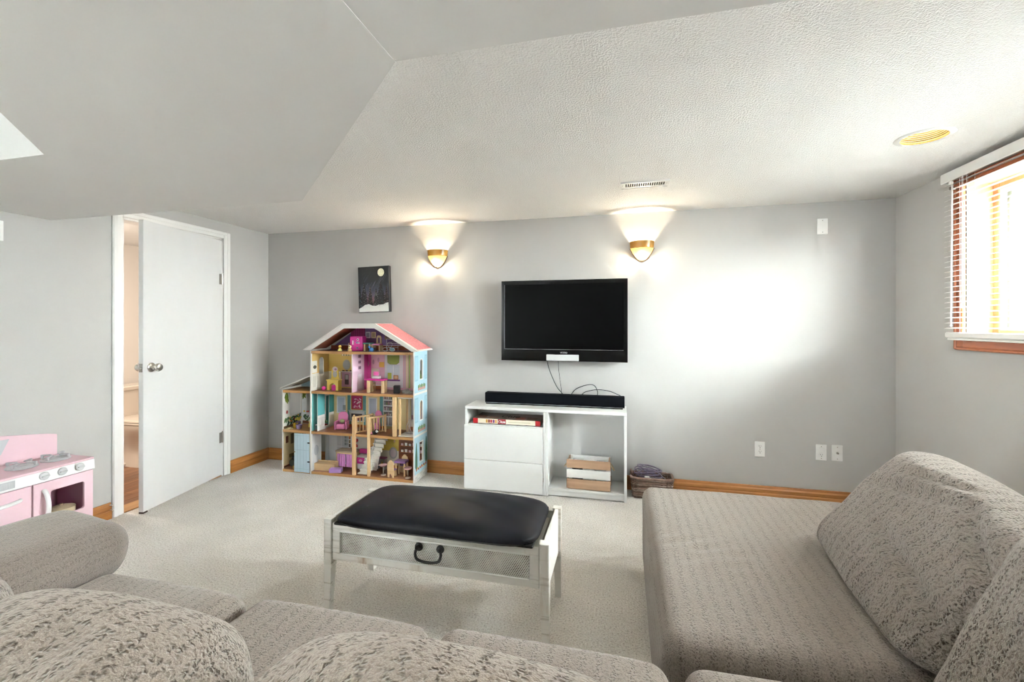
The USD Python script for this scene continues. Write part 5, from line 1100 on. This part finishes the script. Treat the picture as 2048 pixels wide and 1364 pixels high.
# elevator
obj('elevator_post', box(-1.8445, -1.812, FX-.004, FX+.016, S2, S3-.0225, .002), PINEZ, dh)
el = obj('elevator_platform', box(-1.795, -1.668, FX+.006, FX+.150, S2+.002, S2+.010, .001), HW, dh)
for x_, y_ in ((-1.790, FX+.012), (-1.790, FX+.140), (-1.676, FX+.140)): obj('elevator_rod', box(x_, x_+.016, y_-.006, y_+.006, S2+.010, .690, .002), PINEZ, el)
obj('elevator_roof', box(-1.800, -1.668, FX+.002, FX+.152, .690, .6965, .001), HW, el)
obj('elevator_cord', tube([(-1.700, FX+.04, .690), (-1.699, FX+.045, .50)], .0016, 6), flat('9a8a3a'), el)

# ------------------------------------------------------------------ toy furniture, each piece on its own
GT = 'toy furniture in the dollhouse'
def toy(name, label, cat, loc, rz=0): return thing(name, label, cat, loc, rz, GT)
TP = mat('toy_pink', (.72, .22, .45), .35); TM = mat('toy_magenta', (.56, .025, .26), .3); TY = mat('toy_yellow', (.72, .53, .10), .4); TL = mat('toy_purple', (.30, .17, .42), .35); TPI = mat('toy_orchid', (.60, .25, .58), .4)
e = .0004
# attic
o = toy('toy_fridge', 'magenta toy fridge with two white handles in the attic of the dollhouse', 'toy fridge', (-2.230, 3.470, S4+e))
obj('body', box(-.058, .058, -.035, .035, 0, .128, .005), TM, o); dd = obj('door', box(-.057, .057, -.042, -.0355, .004, .127, .004), TM, o)
for x_ in (-.032, -.020): obj('handle', box(x_, x_+.005, -.046, -.042, .055, .092, .001), flat('f0e6ea'), dd)
for x_, z_, r__, cl in ((.022, .100, .011, 'd9a7c4'), (.014, .074, .010, '9fa7c9'), (.032, .072, .009, 'd9c4cf'), (.016, .028, .010, '8f7f9c')): obj('sticker', prism(oval(x_, z_, r__, r__, 16), .0012, 'xz', -.0432), flat(cl), dd); obj('sticker_dot', prism(oval(x_, z_, r__*.5, r__*.5, 12), .0016, 'xz', -.0436), flat('5a1a48'), dd)
def figure(label, loc, body, head, hs=.016, eyes=True):
    o = toy('toy_figure', label, 'toy figure', loc)
    obj('body', lathe([(0, 0), (.017, 0), (.019, .006), (.014, .018), (.008, .026), (0, .028)], 18), body, o, smooth=40)
    hd = obj('head', ball((0, 0, .028+hs*.72), hs, 2), head, o, smooth=True)
    if eyes:
        for s_ in (-1, 1): obj('eye', ball((s_*hs*.42, -hs*.84, .030+hs*.75), hs*.24, 1), flat('1a1a1c'), hd)
figure('yellow toy duckling standing at the left end of the dollhouse attic', (-2.368, 3.405, S4+e), flat('d8d27a'), flat('d8b04a'), .014, False)
figure('small cream toy with big dark eyes in front of the magenta toy fridge', (-2.262, 3.392, S4+e), flat('c9a36a'), flat('d8c79a'), .015)
o = toy('toy_rattle', 'pale pink toy with round beads beside the magenta toy fridge', 'toy', (-2.305, 3.45, S4+e)); obj('bead', join([ball((0, 0, .014), .014, 2)]), flat('a3a0c4'), o, smooth=True); obj('bead', ball((.004, 0, .040), .013, 2), flat('b98aa8'), o, smooth=True); obj('bead', ball((0, 0, .062), .010, 2), flat('c79a7a'), o, smooth=True)
def table(name, label, cat, loc, w, d, h, top, legm, rz=0, th=.012, lw_=.014):
    o = toy(name, label, cat, loc, rz)
    obj('table_top', box(-w/2, w/2, -d/2, d/2, h-th, h, .003), top, o)
    for sx in (-1, 1):
        for sy in (-1, 1): obj('leg', box(sx*(w/2-.004), sx*(w/2-.004-lw_), sy*(d/2-.004), sy*(d/2-.004-lw_), 0, h-th-.0002, .002), legm, o)
    return o
table('toy_side_table', 'small toy table with a teal top in the dollhouse attic', 'toy table', (-2.135, 3.475, S4+e), .074, .06, .072, flat('5fa3a0'), NATX)
o = toy('toy_armchair', 'natural wood toy armchair with a pink seat in the dollhouse attic', 'toy chair', (-2.050, 3.480, S4+e)); obj('seat', box(-.036, .036, -.03, .03, .052, .064, .003), TP, o); obj('side', box(-.038, -.030, -.032, .032, 0, .0515, .002), NATX, o); obj('side', box(.030, .038, -.032, .032, 0, .0515, .002), NATX, o)
obj('backrest', prism(Polygon([(-.026, .064), (.026, .064), (.022, .12), (.012, .135), (-.012, .135), (-.022, .12)]).difference(sbox(-.010, .07, .010, .115)), .007, 'xz', .022), NATX, o)
o = toy('toy_dog', 'small blue toy dog sitting in the dollhouse attic', 'toy animal', (-2.062, 3.402, S4+e)); BLU = mat('toy_blue', (.05, .20, .50), .35)
obj('body', join([ball((0, 0, .018), .018, 2, (1.3, .8, 1)), cyl((.008, -.006, 0), (.008, -.006, .014), .005, 8), cyl((.008, .006, 0), (.008, .006, .014), .005, 8), cyl((-.014, -.008, 0), (-.012, -.008, .012), .006, 8)]), BLU, o, smooth=40); obj('head', ball((-.018, -.004, .038), .012, 2), BLU, o, smooth=True); obj('tail', ball((.028, 0, .026), .008, 2), flat('16181c'), o, smooth=True)
o = toy('toy_glasses', 'white toy frame lying on the right side of the dollhouse attic', 'toy', (-1.922, 3.44, S4+e)); WIR = flat('d6cdd2', .35)
obj('rim', tube([(.024*math.cos(a)-.030, -.004*math.sin(a), .018+.015*math.sin(a)) for a in np.linspace(0, 2*math.pi, 18, endpoint=False)], .0026, 6, closed=True), WIR, o, smooth=50); obj('rim', tube([(.024*math.cos(a)+.034, -.004*math.sin(a), .018+.015*math.sin(a)) for a in np.linspace(0, 2*math.pi, 18, endpoint=False)], .0026, 6, closed=True), WIR, o, smooth=50); obj('lens', prism(oval(.034, .018, .021, .013), .001, 'xz', 0), flat('7fa0b0', .15), o)
o = toy('toy_clothes_rack', 'white wire toy rack at the right of the dollhouse attic', 'toy rack', (-1.930, 3.52, S4+e))
for x_ in (-.055, .055): obj('upright', tube([(x_, 0, 0), (x_, 0, .105)], .0028, 6), WIR, o, smooth=50)
for z_ in (.03, .068, .104): obj('bar', tube([(-.055, 0, z_), (.055, 0, z_)], .0024, 6), WIR, o, smooth=50)
obj('ring', tube([(.022*math.cos(a)-.02, -.006, .055+.022*math.sin(a)) for a in np.linspace(0, 2*math.pi, 16, endpoint=False)], .0022, 6, closed=True), WIR, o, smooth=50)
# third floor
o = toy('toy_vanity', 'yellow toy dressing table with a mirror in the yellow room', 'toy vanity', (-2.470, 3.470, S3+e))
obj('body', prism(sbox(-.056, 0, .056, .085).difference(arch(-.032, .032, -.01, .062)), .050, 'xz', -.025), TY, o); obj('table_top', box(-.064, .064, -.030, .028, .0852, .093, .002), TY, o); obj('pink_stool', lathe([(0, 0), (.024, 0), (.026, .012), (.024, .044), (0, .048)], 20, (.004, -.002, 0)), TM, o, smooth=40)
mf = obj('mirror_frame', prism(Polygon([(-.046, .0932), (.046, .0932), (.036, .115), (.034, .165), (.024, .195), (.010, .205), (-.010, .205), (-.024, .195), (-.034, .165), (-.036, .115)]), .008, 'xz', .010), TY, o); obj('mirror', prism(oval(0, .140, .022, .030), .0012, 'xz', .0088), flat('b8b4b0', .15), mf); obj('mirror_crown', prism(oval(.002, .185, .026, .022, 14), .003, 'xz', .0068), flat('d8c4cc'), mf); obj('mirror_heart', prism(oval(.008, .182, .012, .010, 12), .0012, 'xz', .0056), flat('a87f98'), mf)
o = toy('toy_ball', 'magenta toy ball at the foot of the yellow dressing table', 'toy ball', (-2.548, 3.430, S3+e)); obj('ball', ball((0, 0, .0185), .0185, 2), TM, o, smooth=True)
table('toy_desk', 'natural wood toy desk with a magenta top in the pink room', 'toy desk', (-2.022, 3.425, S3+e), .165, .075, .118, TM, NATX, th=.013, lw_=.022)
o = toy('toy_computer', 'pink and white toy computer on the magenta toy desk', 'toy computer', (-2.040, 3.437, S3+.1186)); obj('keyboard_base', box(-.026, .040, -.018, .016, 0, .022, .002), flat('d9d4d6'), o); obj('monitor', box(-.036, .016, .0165, .026, .0, .058, .003), TP, o); obj('monitor_face', box(-.030, .010, .0152, .0164, .026, .052), flat('d24f96'), o)
o = toy('toy_stool', 'natural wood toy stool behind the magenta toy desk', 'toy stool', (-2.112, 3.500, S3+e)); obj('seat', box(-.022, .022, -.022, .022, .066, .074, .002), NATX, o)
for sx in (-1, 1):
    for sy in (-1, 1): obj('leg', box(sx*.020, sx*.012, sy*.020, sy*.012, 0, .0658), NATX, o)
o = toy('toy_cake', 'pale round toy cake on the wooden toy stool in the pink room', 'toy cake', (-2.112, 3.500, S3+.0746)); obj('cake', lathe([(0, 0), (.020, 0), (.020, .020), (.012, .024), (0, .025)], 20), flat('d8c7cf'), o, smooth=40); obj('cherry', ball((0, 0, .030), .006, 1), flat('5a3a2c'), o)
o = toy('black_cube', 'small black cube standing at the right of the pink room', 'cube', (-1.838, 3.430, S3+e), 18); obj('case', box(-.026, .026, -.022, .022, 0, .066, .004), mat('matte_black', (.008, .008, .008), .5), o); obj('case_front', box(-.022, .022, -.0226, -.0222, .006, .058), flat('131315'), o)
o = toy('toy_rag', 'crumpled grey knitted rag on the floor of the pink room', 'rag', (-1.752, 3.445, S3+e)); rr = ball((0, 0, 0), 1, 3); q_ = rr.vertices; nn_ = meshkit.fbm(q_*2.3+5, 3, 7); rr.vertices = np.stack([q_[:, 0]*.044*(.7+.6*nn_), q_[:, 1]*.030*(.7+.6*nn_), np.maximum(q_[:, 2], -.15)*.030*(.5+nn_)+.0035], 1); obj('rag', rr, mat('grey_knit', (.40, .39, .36), .9, var=(160, .5), bump=(300, .002)), o, smooth=True)
# second floor
o = toy('toy_armchair', 'pink high backed toy armchair in the living room of the dollhouse', 'toy chair', (-2.412, 3.495, S2+e), 15)
obj('seat', box(-.040, .040, -.040, .030, .004, .052, .008), TPI if False else TP, o); obj('backrest', prism(Polygon([(-.042, .0), (.042, .0), (.042, .115), (.034, .138), (.018, .148), (-.018, .148), (-.034, .138), (-.042, .115)]), .016, 'xz', .0305), TP, o)
for s_ in (-1, 1): obj('armrest', box(s_*.0405, s_*.056, -.042, .040, .0, .076, .007), TP, o)
obj('pillow', ball((0, .010, .070), .022, 2, (1, .5, .8)), flat('a8b07a'), o, smooth=True)
o = toy('toy_chair', 'pink toy seat behind the right railing of the dollhouse', 'toy chair', (-2.098, 3.550, S2+e)); obj('seat', box(-.030, .030, -.028, .022, .002, .060, .006), TP, o); obj('backrest', ball((0, .030, .128), .034, 2, (1, .35, 1.1)), TP, o, smooth=True); obj('back_stem', box(-.012, .012, .024, .034, .0, .115), TP, o)
o = toy('toy_panda', 'black white and pink toy lying on the landing by the right railing', 'toy animal', (-2.030, 3.392, S2+e)); obj('body', ball((.006, 0, .016), .016, 2, (1.5, .9, 1)), flat('1a1a1c'), o, smooth=True); obj('head', ball((.026, -.002, .028), .012, 2), flat('d8d8d4'), o, smooth=True); obj('dress', ball((-.022, -.004, .011), .012, 2, (1.3, 1, .85)), TP, o, smooth=True)
for s_ in (-1, 1): obj('ear', ball((.026+s_*.009, -.002, .039), .0045, 1), flat('1a1a1c'), o)
o = toy('toy_swing', 'white wire toy swing seat standing in the elevator', 'toy', (-1.728, 3.440, S2+.0104)); obj('frame', tube(catmull([(-.022, 0, .004), (-.028, 0, .05), (-.014, 0, .09), (.006, 0, .125), (.012, 0, .09), (.006, 0, .05), (.020, 0, .004)], 6, closed=True), .0026, 6), WIR, o, smooth=50)
for k in range(5): obj('string', tube([(-.018+.006*k, 0, .006), (-.012+.005*k, 0, .060+.008*k)], .0012, 5), WIR, o)
obj('swing_foot', box(-.026, .026, -.014, .014, 0, .004, .001), WIR, o); obj('knob_top', ball((.008, 0, .132), .007, 2), flat('d9cdb0'), o, smooth=True)
o = toy('toy_chair', 'white toy chair with a pink bow in the teal hall of the dollhouse', 'toy chair', (-2.603, 3.425, S2+e)); obj('seat', box(-.016, .016, -.016, .016, .042, .048), WIR, o); obj('backrest', box(-.016, .016, .0125, .0165, .0482, .085), WIR, o); obj('bow', ball((0, .011, .098), .012, 2, (1.2, .5, .9)), TP, o, smooth=True)
for sx in (-1, 1):
    for sy in (-1, 1): obj('leg', cyl((sx*.013, sy*.013, 0), (sx*.013, sy*.013, .0418), .0022, 6), WIR, o)
o = toy('toy_planter', 'red toy planter with green leaves beyond the teal hall opening', 'toy plant', (-2.602, 3.510, S2+e)); obj('tub', box(-.022, .022, -.022, .022, 0, .032, .003), flat('a3182a'), o); obj('foliage', join([ball((rng.uniform(-.015, .015), rng.uniform(-.015, .015), .042+rng.random()*.014), .012, 1) for _ in range(9)]), flat('46682f'), o, kind='stuff')
# first floor
o = toy('toy_bench', 'long natural wood toy block bench in the kitchen of the dollhouse', 'toy bench', (-2.525, 3.435, S1+e), 4); obj('seat', box(-.098, .098, -.032, .032, .0, .062, .003), NATX, o); obj('bench_back', box(-.098, .098, .026, .034, .0622, .074, .002), NATX, o)
o = toy('toy_block', 'flat purple toy block on the kitchen floor of the dollhouse', 'toy block', (-2.400, 3.395, S1+e), 14); obj('block', box(-.052, .052, -.026, .026, 0, .036, .003), mat('toy_lilac', (.40, .24, .60), .35), o)
o = toy('toy_sink_cabinet', 'toy sink cabinet with two orchid curtains and small taps', 'toy cabinet', (-2.365, 3.520, S1+e))
for s_ in (-1, 1): obj('side', box(s_*.092, s_*.082, -.045, .045, 0, .150, .002), NATX, o)
obj('counter', box(-.098, .098, -.050, .047, .1502, .165, .003), wood('toy_counter', (.42, .33, .24), (.30, .22, .15), 'x', .3), o); obj('rail', box(-.0815, .0815, -.040, -.032, .136, .150), NATX, o)
for x0_, x1_ in ((-.080, .000), (.008, .080)):
    pts = [(x0_+(x1_-x0_)*t, -.0435-.003*math.sin(t*22)) for t in np.linspace(0, 1, 26)]; obj('curtain', prism(Polygon(pts+[(x, y+.002) for x, y in pts[::-1]]), .112, 'xy', .024), TPI, o, smooth=50)
for x_ in (.040, .062): obj('tap', join([cyl((x_, -.01, .165), (x_, -.01, .182), .0045, 8), ball((x_, -.014, .184), .007, 1)]), CHROME, o, smooth=40)
o = toy('toy_stove', 'magenta and white toy stove behind the white staircase', 'toy stove', (-2.238, 3.548, S1+e)); obj('body', box(-.036, .040, -.03, .03, 0, .105, .003), flat('d2cdd4'), o); obj('oven_door', box(-.034, .038, -.036, -.0302, .050, .103, .002), TM, o); obj('oven_window', prism(oval(.002, .078, .018, .012), .001, 'xz', -.0372), flat('c98ab5'), o); obj('hob', box(-.036, .040, -.03, .03, .1052, .118, .002), flat('d9d4da'), o); obj('hood', box(-.034, .042, .0, .03, .130, .168, .003), TM, o); obj('hood_post', box(-.010, .010, .02, .03, .118, .1298), flat('d9d4da'), o)
table('toy_dining_table', 'purple topped wooden toy table in the dining room of the dollhouse', 'toy table', (-1.812, 3.462, S1+e), .102, .072, .128, TL, NATX, th=.020, lw_=.014)
def tchair(label, loc, rz):
    o = toy('toy_dining_chair', label, 'toy chair', loc, rz)
    bpoly = Polygon([(-.030, 0), (-.014, 0), (-.014, .018), (-.007, .030), (.007, .030), (.014, .018), (.014, 0), (.030, 0), (.031, .08), (.028, .115), (.022, .128), (.015, .130), (.014, .138), (0, .146), (-.014, .138), (-.015, .130), (-.022, .128), (-.028, .115), (-.031, .08)])
    obj('backrest', prism(bpoly, .008, 'xz', -.004), NATX, o); obj('seat', box(-.028, .028, .0042, .050, .056, .064, .002), TL, o); obj('leg', box(-.026, .026, .040, .048, 0, .0558, .002), NATX, o)
    return o
tchair('scalloped wooden toy chair in front of the purple toy table', (-1.872, 3.386, S1+e), -6); tchair('scalloped wooden toy chair behind the purple toy table', (-1.838, 3.572, S1+e), 180)
def tstool(label, loc):
    o = toy('toy_bar_stool', label, 'toy stool', loc)
    obj('seat', lathe([(0, .074), (.026, .076), (.033, .086), (.031, .090), (.0, .088)], 26), mat('toy_pale_pink', (.66, .38, .42), .35), o, smooth=40); obj('stem', cyl((0, 0, .008), (0, 0, .074), .0042, 10), CHROME, o, smooth=40); obj('base', lathe([(0, 0), (.022, 0), (.022, .006), (.010, .010), (0, .011)], 22), flat('c3b5ac', .3), o, smooth=40)
    return o
tstool('pale pink toy bar stool beside the white staircase', (-1.962, 3.425, S1+e)); tstool('pale pink toy bar stool at the right end of the purple toy table', (-1.724, 3.405, S1+e))
o = toy('toy_side_table', 'small pink toy console table under the yellow wall', 'toy table', (-2.060, 3.572, S1+e)); obj('table_top', box(-.036, .042, -.024, .024, .094, .102, .002), flat('b56a92'), o)
for x_ in (-.032, .036): obj('leg', box(x_-.003, x_+.003, -.02, .02, 0, .0938), WIR, o)
obj('shelf', box(-.0285, .0325, -.02, .02, .030, .036), WIR, o); obj('vase', lathe([(0, .0362), (.006, .0362), (.008, .05), (.004, .062), (0, .064)], 12), flat('d8b85a'), o, smooth=40)
# low wing
o = toy('toy_wheelbarrow', 'dark toy wheelbarrow parked inside the low wing of the dollhouse', 'toy wheelbarrow', (-2.845, 3.470, S1+e)); obj('tub', prism(Polygon([(-.030, .040), (.026, .034), (.038, .078), (-.042, .090)]), .05, 'xz', -.025), flat('2a2c2a'), o); wt = [(0, -.006), (.030, -.006), (.034, 0), (.030, .006), (0, .006)]; obj('wheel', moved(lathe(wt, 24), (-.030, -.034, .034), rx=90), flat('3a3f3c'), o, smooth=30); obj('handle', cyl((.0, -.028, .05), (.055, -.028, .085), .004, 8), flat('8a7434'), o); obj('handle', cyl((.0, .028, .05), (.055, .028, .085), .004, 8), flat('8a7434'), o)
obj('leg', box(.022, .030, -.02, .02, 0, .036), flat('8a7434'), o)
o = toy('toy_crate', 'small yellow and brown toy crate beside the toy wheelbarrow', 'toy crate', (-2.815, 3.395, S1+e)); obj('crate', box(-.014, .014, -.014, .014, 0, .030, .002), flat('a8823a'), o); obj('crate_load', ball((0, 0, .038), .010, 1, (1, 1, .8)), flat('6a2f24'), o)
o = toy('toy_pot', 'lilac toy flower pot on the garden floor of the low wing', 'toy pot', (-2.795, 3.420, S2+e)); obj('pot', lathe([(0, 0), (.020, 0), (.028, .036), (.025, .036), (.018, .006), (0, .006)], 24), flat('8f7fb0'), o, smooth=40)
o = toy('toy_watering_can', 'yellow toy watering can standing in the low wing garden', 'toy can', (-2.865, 3.450, S2+e)); obj('can', lathe([(0, 0), (.014, 0), (.015, .034), (.010, .042), (0, .043)], 18), flat('c9a52a'), o, smooth=40); obj('spout', cyl((.012, 0, .012), (.034, 0, .044), .004, 8), flat('c9a52a'), o)
o = toy('toy_hat', 'straw coloured toy hat at the front left of the low wing garden', 'toy hat', (-2.875, 3.395, S2+e)); obj('brim', lathe([(0, 0), (.034, 0), (.034, .003), (0, .004)], 24), flat('b8a878'), o, smooth=40); obj('crown', lathe([(.017, .0042), (.015, .014), (0, .017)], 20), flat('c2b384'), o, smooth=40)
o = toy('toy_planter', 'lilac toy planter with yellow flowers against the low wing back wall', 'toy plant', (-2.895, 3.530, S2+e)); obj('tub', lathe([(0, 0), (.018, 0), (.024, .038), (0, .038)], 20), flat('7f6f9c'), o, smooth=40); obj('foliage', join([ball((rng.uniform(-.018, .018), rng.uniform(-.018, .018), .05+rng.random()*.026), .009, 1) for _ in range(12)]), flat('c2b04a'), o, kind='stuff')
o = toy('toy_figure', 'tall yellow toy figure standing on the low wing garden floor', 'toy figure', (-2.745, 3.500, S2+e)); obj('body', lathe([(0, 0), (.012, 0), (.013, .020), (.009, .036), (0, .040)], 16), flat('d8c04f'), o, smooth=40); obj('head', ball((0, 0, .049), .010, 2), flat('d8c98a'), o, smooth=True)
